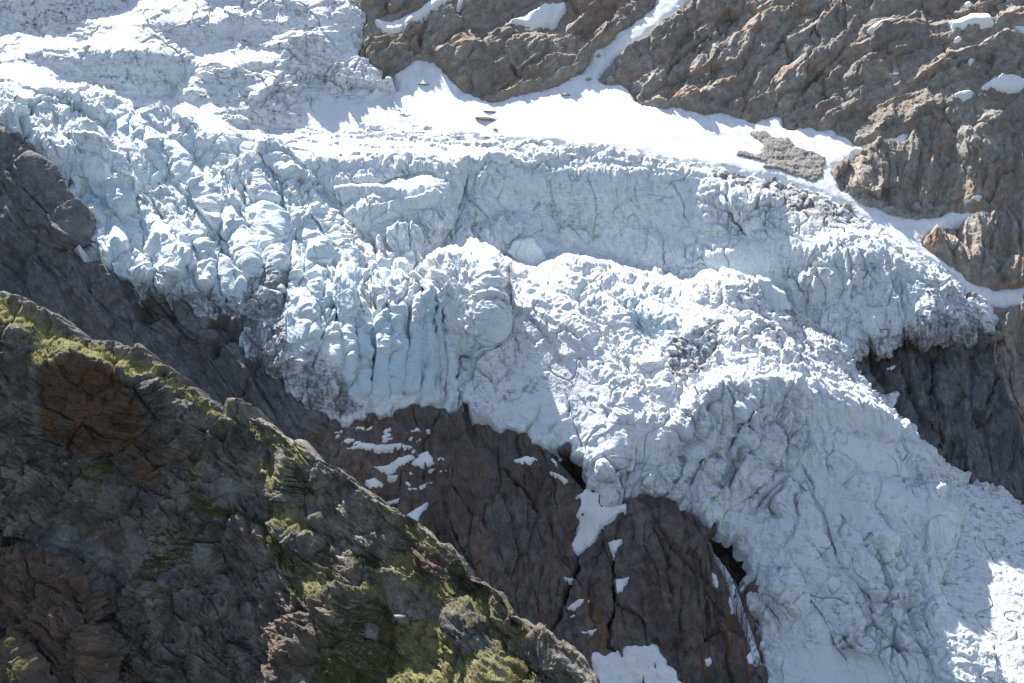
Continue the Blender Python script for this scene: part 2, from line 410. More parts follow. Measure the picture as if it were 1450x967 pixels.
P_([(195,410),(340,430),(345,470),(260,440),(200,435)], 4, s=68, az=0, rough=.6, dirt=2.)
# ---- the long ice cliff under the terrace
P_([(430,237),(560,240),(640,242),(860,236),(940,246),(1000,262),(1050,280),(1090,300),(1100,345),(1040,352),(960,335),(880,330),(800,335),(700,345),(640,335),(560,345),(480,330),(450,290)], 4, s=74, az=0, rough=.22, flute=.9, dirt=.5, blue=.22)
P_([(690,226),(860,222),(945,236),(1010,256),(980,258),(930,248),(860,240),(760,236)], 2.5, s=70, az=0, rough=.3, flute=.5, dirt=.4)
P_([(700,243),(860,244),(930,252),(985,262),(930,258),(860,251),(760,249)], 2, s=22, az=0, rough=.3, dirt=.1)
P_([(460,252),(560,248),(545,258),(480,262),(465,275)], 3, s=25, az=0, rough=.3, dirt=.1)
P_([(495,300),(530,280),(600,262),(625,270),(590,280),(540,290),(500,310)], 3, s=26, az=-5, rough=.3, dirt=.05)
P_([(636,300),(640,255),(660,245),(648,290),(640,330)], 3, s=76, az=55, rough=.2, dirt=.3)
P_([(640,330),(660,290),(665,245),(690,250),(690,300),(670,330)], 4, s=74, az=-30, rough=.3, flute=.8)
P_([(770,260),(840,250),(850,290),(800,330),(775,310)], 4, s=72, az=-28, rough=.4, flute=.5, dirt=.7)
P_([(880,255),(960,262),(1000,275),(985,310),(930,325),(880,300)], 4, s=70, az=10, rough=.2, flute=.4)
P_([(985,275),(1010,265),(1000,310),(970,330)], 4, s=74, az=-40, rough=.4, dirt=.5)
P_([(1000,275),(1060,285),(1100,310),(1090,345),(1040,350),(990,330)], 4, s=66, az=10, rough=.8, dirt=.6)
# rim on the right, dirty ice
P_([(1000,248),(1100,268),(1165,290),(1240,335),(1220,345),(1150,325),(1080,290),(1010,262)], 4, s=26, az=0, rough=.3, dirt=2.)
P_([(1080,300),(1130,310),(1220,345),(1225,360),(1170,350),(1100,330)], 4, s=46, az=0, rough=.7, dirt=.9)
# ---- the hollow behind the tongue
P_([(560,345),(640,335),(700,345),(760,345),(720,380),(690,385),(650,360),(600,380)], 5, s=52, az=-5, rough=.5, dirt=.3)
P_([(640,340),(700,318),(740,300),(755,320),(720,345),(660,350)], 4, s=40, az=-20, rough=.8, dirt=.2)
P_([(720,345),(770,335),(800,345),(795,380),(760,390),(725,365)], 4, s=66, az=5, rough=.2, dirt=.35)
P_([(775,335),(800,330),(850,360),(840,380),(800,365)], 4, s=36, az=-20, rough=.7)
P_([(800,335),(880,330),(960,335),(1040,355),(980,375),(960,410),(900,395),(840,370)], 6, s=50, az=0, rough=.35, dirt=.35, blue=.1)
P_([(840,300),(880,310),(870,345),(830,355)], 4, s=62, az=-15, rough=.3, dirt=.5)
P_([(985,345),(1060,338),(1090,360),(1040,370),(1000,365)], 3, s=28, az=-5, rough=.1, dirt=.3)
P_([(960,372),(1040,360),(1100,350),(1130,365),(1090,410),(1040,400),(960,408)], 4, s=66, az=-8, rough=.2, dirt=.3, blue=.25)
# ---- hanging lobe on the right
P_([(1090,360),(1130,350),(1230,345),(1300,385),(1375,430),(1392,460),(1368,482),(1280,478),(1250,492),(1195,500),(1150,480),(1110,440),(1090,410)], 5, s=71, az=8, rough=.35, flute=1., dirt=.6, blue=.15)
P_([(1130,345),(1200,330),(1260,345),(1240,365),(1180,370),(1140,362)], 4, s=33, az=0, rough=.5, dirt=.2)
P_([(1180,368),(1235,352),(1250,362),(1200,378)], 3, s=26, az=-10, rough=.4, dirt=.1)
P_([(1235,355),(1290,360),(1340,390),(1390,435),(1370,440),(1310,395),(1260,375)], 4, s=36, az=20, rough=.45, dirt=.7)
P_([(1300,400),(1385,438),(1392,465),(1368,480),(1310,478)], 6, s=68, az=38, rough=.4, flute=1., dirt=1.2)
P_([(1195,496),(1250,470),(1320,455),(1392,462),(1368,486),(1275,484)], 5, s=74, az=12, rough=.5, flute=.8, dirt=1.9)
P_([(1110,395),(1160,370),(1180,400),(1130,440)], 4, s=62, az=-30, rough=.7, dirt=.9)
# ---- top of the tongue: rubble
P_([(700,372),(760,385),(800,365),(840,375),(900,395),(960,412),(1040,405),(1090,450),(1130,480),(1200,500),(1240,560),(1320,650),(1290,640),(1240,592),(1130,560),(1090,545),(1000,560),(960,600),(930,640),(890,600),(850,540),(800,470),(720,405)], 5, s=30, az=-12, rough=.28, lump=.6, dirt=.10)
P_([(980,405),(1060,415),(1130,480),(1210,510),(1300,630),(1240,575),(1150,540),(1040,500),(980,450)], 6, s=43, az=18, rough=.5, lump=.5, dirt=1.1)
P_([(985,410),(1030,415),(1100,480),(1130,530),(1040,480),(990,440)], 5, s=54, az=30, rough=.6, lump=.4, dirt=.7)
P_([(950,480),(1010,470),(1020,520),(970,560),(940,540)], 5, s=50, az=5, rough=.6, lump=.5, dirt=1.8)
P_([(885,460),(940,440),(960,450),(950,478),(890,480)], 4, s=66, az=-10, rough=.2, dirt=.1, blue=.4)
P_([(860,450),(930,415),(960,412),(900,445),(870,462)], 4, s=46, az=-10, rough=.4, blue=.5)
# shaded wedge and tower
P_([(690,385),(720,402),(780,450),(840,530),(880,590),(905,615),(920,640),(850,665),(720,610),(640,580),(660,520),(690,460)], 3, s=77, az=32, rough=.3, lump=0., dirt=.7)
P_([(618,385),(650,362),(690,372),(702,400),(695,450),(660,490),(620,460),(606,420)], 4, s=45, az=-12, rough=.35, lump=1., dirt=.12, blue=.1)
P_([(600,460),(650,480),(700,450),(690,520),(640,580),(600,580)], 4, s=74, az=5, rough=.35, flute=.8, dirt=.35, blue=.25)
P_([(690,375),(704,385),(704,440),(694,470),(688,420)], 3, s=74, az=60, rough=.6, dirt=.9)
# blue columns
P_([(470,385),(540,380),(600,400),(600,470),(560,450),(500,420)], 5, s=46, az=-8, rough=.7, blue=.25, dirt=.3)
P_([(410,440),(480,400),(480,450),(450,490),(415,500)], 5, s=52, az=-25, rough=.8, blue=.5, dirt=.2)
for x, w in ((487, 14), (512, 10), (533, 12), (556, 12), (578, 10), (597, 9)):
    t0 = 440 + (x*37 % 23); b0 = 565 + (x*13 % 11)
    P_([(x-w, t0), (x-1, t0-10), (x, b0), (x-w, b0)], 3, s=74, az=-48, rough=.35, flute=.7, blue=.75, dirt=.15)
    P_([(x, t0-10), (x+w, t0+4), (x+w, b0), (x+1, b0)], 3, s=76, az=42, rough=.35, flute=.7, blue=.6, dirt=.2)
P_([(470,400),(495,385),(512,420),(505,450),(480,450)], 4, s=44, az=-25, rough=.3, blue=.4, dirt=.05)
P_([(410,520),(440,500),(490,540),(520,585),(470,600),(415,570)], 5, s=58, az=-10, rough=.7, lump=.4, dirt=1.8)
# ---- big lower front
P_([(640,575),(720,608),(850,662),(930,640),(960,600),(1000,560),(1090,545),(1130,560),(1240,592),(1300,640),(1320,690),(1340,720),(1330,770),(1305,830),(1330,880),(1390,940),(1400,1200),(1080,1200),(1085,940),(1050,800),(960,730),(840,690),(720,620)], 5, s=70, az=0, rough=.75, flute=.35, dirt=.6, blue=.15)
P_([(700,600),(760,560),(850,570),(880,640),(830,660),(760,630)], 5, s=66, az=-6, rough=.12, dirt=.3, blue=.1)
P_([(960,600),(1090,550),(1130,640),(1080,720),(1000,720),(960,660)], 6, s=70, az=-18, rough=.7, flute=.6, dirt=.7)
P_([(1130,562),(1240,592),(1270,608),(1280,625),(1220,620),(1150,600)], 4, s=76, az=5, rough=.2, flute=.8, dirt=.35)
P_([(1130,605),(1220,622),(1290,650),(1300,680),(1210,680),(1160,640)], 5, s=54, az=12, rough=.12, dirt=.25)
P_([(1280,640),(1318,650),(1322,690),(1300,700),(1280,690)], 4, s=76, az=0, rough=.4, flute=.6, dirt=.7)
P_([(1205,678),(1290,695),(1342,720),(1335,745),(1290,730),(1240,705)], 3, s=34, az=0, rough=.4, lump=.5, dirt=.2)
P_([(1100,640),(1160,640),(1230,700),(1230,760),(1160,750),(1110,700)], 5, s=74, az=-15, rough=.25, flute=.8, dirt=.4)
P_([(1240,710),(1290,735),(1340,745),(1335,790),(1310,830),(1270,800)], 4, s=78, az=-5, rough=.4, flute=.8, dirt=.35, blue=.2)
P_([(1050,720),(1110,690),(1160,755),(1150,800),(1070,800),(1050,770)], 5, s=64, az=-20, rough=.9, dirt=.6)
P_([(1060,800),(1200,790),(1300,850),(1280,920),(1100,900)], 8, s=62, az=-5, rough=.8, dirt=.6)
P_([(1300,830),(1340,870),(1420,960),(1420,1200),(1390,1000),(1330,920)], 6, s=48, az=15, rough=.4, lump=.5, dirt=.2)
P_([(1090,930),(1180,925),(1260,960),(1260,1200),(1050,1200)], 5, s=45, az=0, rough=.15, dirt=.1)
# debris apron on the right
P_([(1320,660),(1385,690),(1450,720),(1900,1000),(1900,1300),(1430,1300),(1400,940),(1320,860),(1310,830),(1342,740)], 5, s=24, az=-10, rough=.08, lump=.16, dirt=.9)
J = B.jump
def crest(pts, wl, wr, sl=46, al=-55, sr=70, ar=50, **kw):
    """a sharp ice crest: a flank towards the sun on one side, a steep flank away from it on the other"""
    p = np.asarray(pts, float); d = np.gradient(p, axis=0); n = np.stack([d[:, 1], -d[:, 0]], 1); n /= np.linalg.norm(n, axis=1)[:, None]
    k = np.sin(np.linspace(.25, math.pi-.25, len(p)))[:, None]
    P_(list(map(tuple, p)) + list(map(tuple, (p-n*wl*k)[::-1])), 2.5, s=sl, az=al, **kw)
    P_(list(map(tuple, p)) + list(map(tuple, (p+n*wr*k)[::-1])), 2.5, s=sr, az=ar, **kw)
    J(pts, 2.6, .009)
for pts, a, b in (([(368,212),(395,232),(430,272),(468,308),(500,348),(530,385)], 22, 12), ([(300,262),(325,298),(345,340),(360,382)], 15, 10), ([(255,235),(285,265),(302,300),(312,342)], 14, 10),
    ([(415,300),(440,338),(468,378)], 13, 9), ([(350,240),(375,270),(395,310),(410,350),(425,395)], 16, 10), ([(195,290),(225,320),(245,355),(262,396)], 14, 10), ([(150,300),(170,335),(190,375),(215,406)], 13, 10),
    ([(270,300),(290,340),(318,385),(330,420)], 13, 9), ([(210,195),(245,215),(278,250)], 12, 9), ([(60,150),(105,172),(150,205)], 12, 8), ([(20,170),(60,195),(100,215)], 12, 8), ([(230,265),(250,290),(268,325)], 11, 8),
    ([(380,300),(395,340),(405,385)], 10, 8), ([(440,285),(470,330),(500,370)], 10, 7), ([(110,130),(160,150),(215,178),(260,200)], 10, 7), ([(425,415),(440,440),(446,480),(440,520)], 16, 9), ([(455,395),(462,430),(458,470)], 12, 7)):
    crest(pts, a, b, rough=.55, lump=0.)
for pts, a, b in (([(760,342),(840,392),(930,440),(985,470)], 12, 8), ([(715,392),(790,432),(850,500),(900,570)], 10, 7), ([(985,445),(1060,488),(1140,540),(1200,570)], 10, 9), ([(1040,440),(1110,500),(1190,545),(1260,600)], 9, 8), ([(800,400),(870,450),(930,520),(950,570)], 9, 7)):
    crest(pts, a, b, sl=30, al=-40, sr=52, ar=40)
J = B.jump
# depth steps across crests
J([(700,380),(760,392),(800,372),(840,378),(900,398),(960,415),(1000,405),(1040,408),(1090,440)], 4, .030)
for pts in ([(1068,575),(1048,596),(1028,622)], [(1086,590),(1066,625),(1044,662)], [(1102,620),(1084,655),(1060,692)], [(1012,590),(996,615),(974,645)], [(1040,640),(1022,670),(1000,702)], [(960,640),(944,680),(930,700)], [(1180,740),(1230,800),(1260,862)], [(1220,718),(1265,790),(1300,852)],
            [(1140,780),(1190,850),(1232,912)], [(1100,820),(1150,880),(1182,940)], [(1110,690),(1150,735),(1175,790)], [(1262,742),(1290,790),(1305,828)], [(890,640),(870,665),(850,680)], [(760,585),(745,605),(735,622)], [(800,590),(808,620),(822,650)]):
    J(pts, 2.4, .009)
for pts in ([(180,290),(196,330),(200,370)], [(330,320),(352,352),(372,400)], [(385,345),(398,385),(402,425)], [(292,345),(300,385),(292,420)], [(120,285),(140,310),(150,340)], [(240,300),(262,340),(280,380)]):
    J(pts, 2.6, .010)
for x, y0, y1 in ((474,420,560), (499,430,545), (523,440,560), (545,425,565), (568,420,560), (589,415,560), (606,430,560), (622,470,575), (642,500,580)):
    J([(x-3, y0), (x+2, (y0+y1)/2), (x-1, y1)], 2.6, .013)
J([(690,372),(705,390),(707,440),(699,480)], 3, .018)
J([(606,420),(618,385),(650,362),(690,372),(702,400)], 4, .035)
J([(490,305),(530,282),(600,264),(625,272),(632,330)], 3, .012)
J([(1090,450),(1130,482),(1195,503),(1240,560),(1300,630),(1325,660)], 4, .022)
J([(1300,640),(1325,690),(1343,720),(1343,760),(1320,830),(1330,870),(1400,945)], 4, .010)
J([(45,235),(75,265),(115,320),(105,350)], 4, .02)
J([(470,400),(490,385),(515,395),(560,392),(600,400)], 4, .015)
J([(1205,680),(1250,690),(1320,705),(1343,722)], 3, .012)
J([(1395,445),(1392,465),(1368,482),(1270,476),(1250,490),(1200,500)][::-1], 4, -.022)

# rock bed: ribs, clefts and slabs
P_([(610,690),(680,660),(700,760),(690,850),(640,770),(600,735)], 6, s=66, az=-28)
P_([(700,660),(770,690),(790,800),(760,880),(710,830)], 6, s=72, az=14)
P_([(770,690),(830,700),(800,790),(780,760)], 5, s=70, az=-30)
P_([(880,715),(905,705),(945,770),(960,850),(940,920),(905,880),(893,780)], 4, s=70, az=-25)
P_([(945,770),(985,760),(1045,860),(1060,930),(990,930),(960,850)], 4, s=72, az=28)
P_([(800,800),(860,760),(868,850),(850,920),(800,890)], 5, s=66, az=-10)
P_([(905,705),(950,725),(1000,770),(1040,850),(1000,800),(950,760)], 3, s=56, az=25)
#PAINT_END
B.solve(920.0)

CRACKS = [
 (3,6,[(643,558),(645,539),(648,513),(657,507),(681,508)]),(4,8,[(657,558),(674,532),(688,511),(700,497),(705,482)]),(3,6,[(636,468),(638,444)]),(3,6,[(621,501),(610,473)]),
 (4.5,12,[(579,500),(579,474),(583,417)]),(4,10,[(606,471),(610,453),(611,428)]),(3,7,[(552,495),(551,474),(545,448),(540,415)]),(6,11,[(527,541),(526,495),(514,466)]),(3,6,[(641,562),(644,531),(649,508)]),
 (2.5,5,[(618,567),(618,515)]),(2.5,4,[(587,557),(605,505)]),(2.5,5,[(455,466),(457,402)]),(3,6,[(442,490),(473,446)]),(4.5,9,[(709,478),(707,437),(705,401)]),(3,5,[(976,619),(995,592)]),(2.5,5,[(1033,614),(1049,595),(1068,579)]),
 (2,4,[(1054,622),(1068,584)]),(2,4,[(1073,630),(1076,600)]),(3,4,[(920,568),(914,547)]),(2.5,4,[(949,552),(947,525)]),(2.5,4,[(974,576),(990,560),(1006,541)]),(2.2,4,[(778,625),(798,601),(808,581),(803,565)]),(2.2,4,[(735,575),(738,558),(755,545)]),
 (2.2,5,[(1154,714),(1146,690),(1130,656)]),(2.4,5,[(1199,777),(1188,759),(1186,734)]),(2.4,4,[(1273,664),(1254,638),(1233,611)]),(2.4,4,[(1261,678),(1267,662),(1285,644)]),(2.6,5,[(1267,814),(1289,839),(1307,858)]),(2.6,5,[(1227,824),(1248,839),(1254,852)]),
 (2.5,4,[(1173,897),(1213,909)]),(3,5,[(1284,900),(1308,927),(1332,937)]),(2.5,5,[(1399,964),(1406,927)]),
 (1.6,2.5,[(440,205),(560,211),(700,221),(860,227)]),(1.6,2.5,[(400,213),(520,219),(640,228)]),(1.6,2.5,[(460,231),(640,236)]),(1.6,2.5,[(480,199),(600,206)]),(1.6,2,[(300,170),(380,190),(470,198)]),(1.6,2,[(330,165),(430,185)]),
 (4,8,[(637,330),(635,305),(646,286),(659,251)]),(3,5,[(713,358),(711,336)]),(2,4,[(808,343),(814,320)]),(2,3,[(797,327),(814,317),(825,327)]),(2.5,4,[(751,305),(763,289)]),(3,5,[(1051,328),(1073,317),(1086,297)]),
 (2.2,4,[(968,360),(986,350),(1011,360),(1036,356),(1056,344)]),(3,5,[(1117,403),(1123,375)]),(2.5,4,[(1225,425),(1227,406)]),(2,3,[(927,288),(952,288),(965,280)]),(3,6,[(166,277),(160,255),(155,238)]),(2.5,4,[(183,252),(183,223)]),(2,3,[(153,261),(126,250)]),
 (3.5,7,[(184,197),(183,174)]),(3,6,[(362,278),(359,260)]),(3,5,[(336,328),(327,318)]),(3,6,[(398,322),(399,295),(403,253)]),(3,6,[(250,345),(256,365),(246,385)]),(3,6,[(205,330),(215,352),(206,372)]),(3,6,[(290,365),(305,385),(300,410)]),(3,6,[(180,345),(190,375),(184,395)]),
 (4,8,[(365,390),(380,360),(400,345)]),(3,6,[(420,430),(432,400),(450,380)]),(3,5,[(480,330),(500,360),(520,380)]),(3,6,[(265,330),(280,305),(300,290)]),
 (6,9,[(832,738),(815,800),(790,880),(768,905)]),(5,9,[(868,770),(872,850),(862,920),(880,930)]),(4,6,[(905,706),(950,785),(1000,835),(1045,905)]),(4,5,[(700,650),(745,700),(770,760)]),(3,4,[(620,690),(650,760),(690,830)]),(3,4,[(920,740),(945,800),(955,880)]),(3,4,[(980,790),(1000,860),(1005,930)]),
 (4,6,[(1330,490),(1318,560),(1335,640)]),(4,6,[(1395,455),(1405,530),(1385,610)]),(4,5,[(1260,490),(1290,560),(1300,610)]),(6,8,[(610,30),(590,60),(600,90)]),(5,7,[(720,95),(735,115),(700,130)]),(4,6,[(845,45),(800,60),(760,75)]),(4,6,[(1030,40),(990,70),(940,100)]),(4,6,[(1130,40),(1080,90),(1050,140)]),(4,6,[(1200,75),(1150,120),(1120,160)]),(4,6,[(1300,50),(1200,100)]),(4,6,[(1420,85),(1330,110),(1250,150)])]
crack = np.zeros_like(B.U)
for wd_, dp_, pts in CRACKS:
    c_, m_, _, _ = B.stroke(pts, wd_*.6, True, 4.5); crack[c_] = np.maximum(crack[c_], dp_*m_)
# class masks
ICE = [(-400,-400),(505,-400),(508,0),(518,50),(513,90),(540,118),(560,140),(600,180),(700,200),(860,214),(945,228),(1010,242),(1100,260),(1165,281),(1235,323),(1285,353),(1340,386),(1397,440),(1392,466),(1366,483),(1275,480),(1256,492),(1200,500),(1196,506),(1230,550),(1280,600),(1320,653),(1385,683),(1450,713),(1900,990),(1900,1400),(1085,1400),(1086,945),(1064,870),(1051,832),(1057,796),(1043,763),(1006,757),(985,745),(955,725),(935,712),(905,699),(884,712),(866,722),(848,712),(838,694),(826,664),(790,647),(720,614),(640,589),(590,575),(560,589),(480,604),(465,600),(412,560),(400,540),(350,512),(338,500),(342,465),(290,455),(260,432),(195,433),(190,405),(130,385),(100,355),(115,320),(75,265),(45,235),(0,190),(-400,0)]
SNOWFIELD = [(548,114),(573,96),(589,85),(619,94),(646,116),(652,131),(675,142),(699,149),(732,139),(778,127),(824,109),(836,79),(855,66),(880,45),(916,22),(930,5),(946,-60),(1014,-60),(990,-8),(964,16),(940,40),(908,66),(884,78),(862,101),(844,122),(881,119),(897,136),(907,152),(960,158),(994,166),(1017,162),(1071,177),(1109,166),(1110,187),(1142,182),(1163,187),(1196,182),(1176,198),(1213,196),(1203,213),(1247,203),(1294,186),(1286,209),(1254,213),(1217,226),(1176,250),(1196,277),(1247,300),(1271,310),(1318,311),(1350,306),(1400,303),(1425,312),(1330,330),(1305,345),(1303,356),(1332,371),(1365,398),(1392,413),(1460,406),(1460,444),(1399,446),(1340,398),(1285,365),(1238,334),(1200,305),(1160,288),(1100,266),(1010,248),(940,236),(860,221),(700,208),(560,203),(480,199),(430,195),(432,172),(470,152),(515,158),(560,140)]
def ragged(poly, step, amp, seed):
    """break the straight runs of an outline into uneven bites"""
    r_ = np.random.default_rng(seed); out = []
    for (x0, y0), (x1, y1) in zip(poly, poly[1:]+poly[:1]):
        out.append((x0, y0)); L = math.hypot(x1-x0, y1-y0)
        if not (-60 < x0 < 1500 and -60 < y0 < 1020): continue
        n = int(L/step)
        for k in range(1, n+1):
            t = (k-.5+r_.uniform(-.3, .3))/n; o = r_.normal(0, amp)*(1.8 if r_.random() < .2 else 1)
            out.append((x0+(x1-x0)*t-(y1-y0)/L*o, y0+(y1-y0)*t+(x1-x0)/L*o))
    return out
ICE = ragged(ICE, 9, 4.0, 5)
m_ice6 = B.full(ICE, 2.0, warp=6); m_ice25 = blur(m_ice6, 9)
m_snow6 = B.full(SNOWFIELD, 5, warp=4)

us = axis_px(-290, 1740, -24, 1474, STEP, 8.); vs = axis_px(-230, 1190, -24, 991, STEP, 8.)
U, V = np.meshgrid(us, vs)
lnD, = B.to_grid(['lnD'], us, vs)
aa, bb = ang(U, V)
P0 = world(aa, bb, np.exp(lnD))
# the direction details push along: normals of the softened relief
Bs = B.lnD; soft = blur(Bs, 3.0)
sD, = B.to_grid([soft], us, vs)
N0 = normals_of(world(aa, bb, np.exp(sD)))
rough, flute, lump, dirt, blue, mi6, mi25, ms6, crk = [np.clip(x, 0, 12) for x in B.to_grid(['rough', 'flute', 'lump', 'dirt', 'blue', m_ice6, m_ice25, m_snow6, crack], us, vs)]

def subset(fn, mask, *arrs):
    """run a detail function only where mask is set"""
    idx = np.nonzero(mask.ravel())[0]
    out = np.zeros(mask.size, np.float32)
    out[idx] = fn(*[a.reshape(-1, *a.shape[2:])[idx] for a in arrs])
    return out.reshape(mask.shape)

def frame_strata(th, L, Ls, lean=-.35):
    t = np.array([math.cos(th), 0.12, math.sin(th)]); t /= np.linalg.norm(t)
    m = np.array([-math.sin(th), lean, math.cos(th)]); m -= t*(t@m); m /= np.linalg.norm(m)
    c = np.cross(t, m)
    return (t/L, m/Ls, c/L)
def ffac(Q, th, L, Ls, amp, ti, seed, lean=-.2):
    """broken faces lined up with the flow: every cell sits at its own level and leans its own way"""
    F1, F2, r, d = worley(*[Q @ np.asarray(v, np.float32) for v in frame_strata(R(th), L, Ls, lean)], seed)
    return amp*(r[..., 0]-.5)*2 + ti*((r[..., 1]-.5)*2*d[1] + (r[..., 2]-.5)*2*d[0]), F2-F1
def ice_detail(P, rough, flute, lump, th=90.):
    w = fbm(P, 24, 3, .55, seed=2); w2 = fbm(P, 15, 2, .5, seed=6); ws = fbm(P, 5, 2, .5, seed=7)
    Pw = P + np.stack([w*5+ws*1.0, w*2, -w2*5+ws*.8], -1)
    rough = rough*(.22+.98*sstep(fbm(P, 42, 2, .5, seed=3), -.22, .22))
    A = frame_strata
    h = rough*4.6*fbm(Pw, 1, 2, .5, seed=5, mode='r', aniso=A(R(th), 52, 15, -.2))
    h += rough*2.2*fbm(Pw, 1, 2, .5, seed=8, mode='r', aniso=A(R(th+12), 24, 6.5, -.2))
    cm = sstep(w2, -.05, .25)
    f, e = ffac(Pw, th+6, 46, 22, 3.6, 6.0, 21); h += rough*(f - 4.*np.exp(-(e/.05)**2))
    f, e = ffac(Pw, th, 24, 11, 2.6, 3.0, 1); h += rough*(f - 6.5*cm*np.exp(-(e/.08)**2))
    f, e = ffac(Pw, th+14, 10, 5, 1.2, 2.0, 3); h += (.06+.9*rough)*(f - 1.9*sstep(w, -.1, .2)*np.exp(-(e/.08)**2))
    f, e = ffac(Pw, th-10, 4.4, 2.6, .5, .9, 4); h += (.06+.8*rough)*(f - .7*cm*np.exp(-(e/.1)**2))
    f, e = ffac(P+np.stack([ws, ws, -ws], -1)*.8, th, 2.0, 1.4, .16, .34, 8); h += (.18+.35*rough)*f
    h += (.18+.3*rough)*.45*fbm(P, 2.8, 3, .65, seed=14)
    # long thin fractures on the smoother faces
    for k, (L, wd, dp) in enumerate(((26, .018, 2.4), (15, .020, 1.5))):
        c = perlin(Pw[..., 0]/L+.3*w2, Pw[..., 1]/L, Pw[..., 2]/(L*1.5)-.25*w, 71+k)
        h -= (1.0-.4*np.clip(rough, 0, 1))*dp*np.exp(-(c/wd)**2)*sstep(perlin(P[..., 0]/35, P[..., 1]/35, P[..., 2]/30, 75+k), -.02, .2)
    k = flute > .02
    if k.any():
        Q = P[k]; f = fbm(Q, 1, 3, .6, seed=20, mode='r', aniso=((.24, 0, .012), (0, .24, 0), (0, 0, .026)))
        h[k] += flute[k]*1.5*f
    k = lump > .02
    if k.any():
        Q = P[k]; q = Q + ws[k][:, None]*1.5
        g7, _ = ffac(q, -35, 8, 5, .9, 1.6, 9); g3, _ = ffac(q, -30, 3.2, 2.2, .55, .9, 10)
        h[k] += lump[k]*(1.3*fbm(Q, 9, 2, .5, seed=23, mode='b') + g7 + g3 + .5*fbm(Q, 2.2, 2, .6, seed=27, mode='b'))
    return h

IZ = [(-52, [(-400,120),(250,170),(420,225),(520,380),(420,430),(330,480),(-400,480)]),
      (84, [(420,430),(520,380),(690,380),(700,600),(400,620),(340,480)]),
      (-4, [(-400,-400),(600,-400),(560,140),(500,200),(250,170),(-400,120)]),
      (-2, [(250,170),(500,200),(860,215),(1010,245),(1240,330),(1230,350),(1090,285),(1000,256),(640,238),(420,225)]),
      (86, [(420,225),(640,240),(1000,262),(1100,300),(1240,340),(1420,430),(1400,500),(1190,510),(1090,410),(840,365),(700,350),(520,380)]),
      (-38, [(690,380),(840,365),(1090,410),(1330,650),(1240,600),(1100,550),(990,570),(930,640),(860,590)]),
      (58, [(640,580),(930,640),(990,570),(1110,550),(1150,660),(1080,800),(1080,1400),(900,760),(800,680)]),
      (-55, [(1110,550),(1240,600),(1340,700),(1330,830),(1420,960),(1420,1400),(1080,1400),(1080,800),(1150,660)]),
      (-25, [(1330,650),(1900,700),(1900,1400),(1420,1400),(1400,950),(1320,840),(1343,730)])]
iz = [np.clip(x, 0, 1) for x in B.to_grid([B.full(p, 14, warp=12) for _, p in IZ], us, vs)]
izs = sum(iz)+1e-4
ice_on = mi6 > .06
h_ice = np.zeros_like(U)
for (th, _), w in zip(IZ, iz):
    wn = w/izs
    h_ice += subset(lambda P, a, b, c: ice_detail(P, a, b, c, th), ice_on & (wn > .02), P0, rough, flute, lump)*wn
en = subset(lambda P: fbm(P, 7, 3, .6, seed=62), ice_on & (mi25 < .99), P0)
thick = 4.5*(2*np.clip(mi6+.9*en*sstep(mi6, .02, .3)*(1-sstep(mi25, .75, 1.)), 0, 1)-1) + 2.5*np.clip(2*mi25-1, -1, .8) - .2
P_ice = P0 + N0*(thick + (h_ice - crk)*sstep(mi6, .1, .7))[..., None]

# ---- rock detail: strata whose dip changes from face to face
ZONES = [(-40, [(-400,100),(480,100),(480,640),(430,900),(-400,900)]),
         (24, [(480,-400),(960,-400),(850,150),(560,150),(480,120)]),
         (38, [(960,-400),(1230,-400),(1200,220),(840,160)]),
         (20, [(1230,-400),(1900,-400),(1900,150),(1300,180),(1200,200)]),
         (62, [(1300,140),(1900,120),(1900,450),(1150,320),(1180,240)]),
         (84, [(440,560),(1090,700),(1090,1400),(430,1400)]),
         (74, [(1100,430),(1900,430),(1900,900),(1300,700)])]
zone_w = [B.full(p, 26, warp=10) for _, p in ZONES]
zw = [np.clip(x, 0, 1) for x in B.to_grid(zone_w, us, vs)]
zsum = sum(zw)+1e-4
rock_on = ~((mi6 > .985) & (mi25 > .97)) & ~((ms6 > .995))
rock_on = (blur(rock_on.astype(np.float32), 6) > .02)
h_rock = np.zeros_like(U)
for (th, _), w in zip(ZONES, zw):
    def rd(P, th=th):
        q = fbm(P, 60, 3, .5, seed=31); q2 = fbm(P, 14, 2, .5, seed=30)
        Pw = P + (q*9)[..., None]*np.array([.5, .2, 1.], np.float32) + (q2*2.5)[..., None]*np.array([.7, .2, -.5], np.float32)
        h = 8.0*fbm(Pw, 1, 2, .5, seed=32, mode='r', aniso=frame_strata(R(th-4), 120, 34))
        h += 5.0*fbm(Pw, 1, 2, .5, seed=33, mode='r', aniso=frame_strata(R(th), 70, 12))
        h += 1.2*fbm(Pw, 1, 3, .6, seed=37, mode='r', aniso=frame_strata(R(th+7), 22, 3.2))
        h += 2.0*fbm(Pw, 1, 2, .5, seed=41, mode='n', aniso=frame_strata(R(th-68), 34, 10))
        for L, Ls, am, ti, ck, sd in ((34, 12, 2.6, 4.6, 1.4, 2), (13, 4.6, .9, 1.6, .6, 12), (5, 1.8, .30, .55, .0, 13), (2.2, 1.0, .13, .25, 0, 14)):
            F1, F2, r, d = worley(*[Pw @ np.asarray(v, np.float32) for v in frame_strata(R(th+(sd % 5)*3-4), L, Ls)], sd)
            h += am*(r[..., 0]-.5)*2 + ti*((r[..., 1]-.5)*2*d[1] + (r[..., 2]-.5)*2*d[0])
            if ck: h -= ck*sstep(q2, -.15, .2)*np.exp(-((F2-F1)/.06)**2)
        h += .35*fbm(P, 2.2, 2, .62, seed=45)
        return h
    wn = w/zsum*(.75 if th == 84 else 1.)
    h_rock += subset(rd, rock_on & (wn > .01), P0)*wn
m_sn_soft = sstep(ms6, .3, .9)
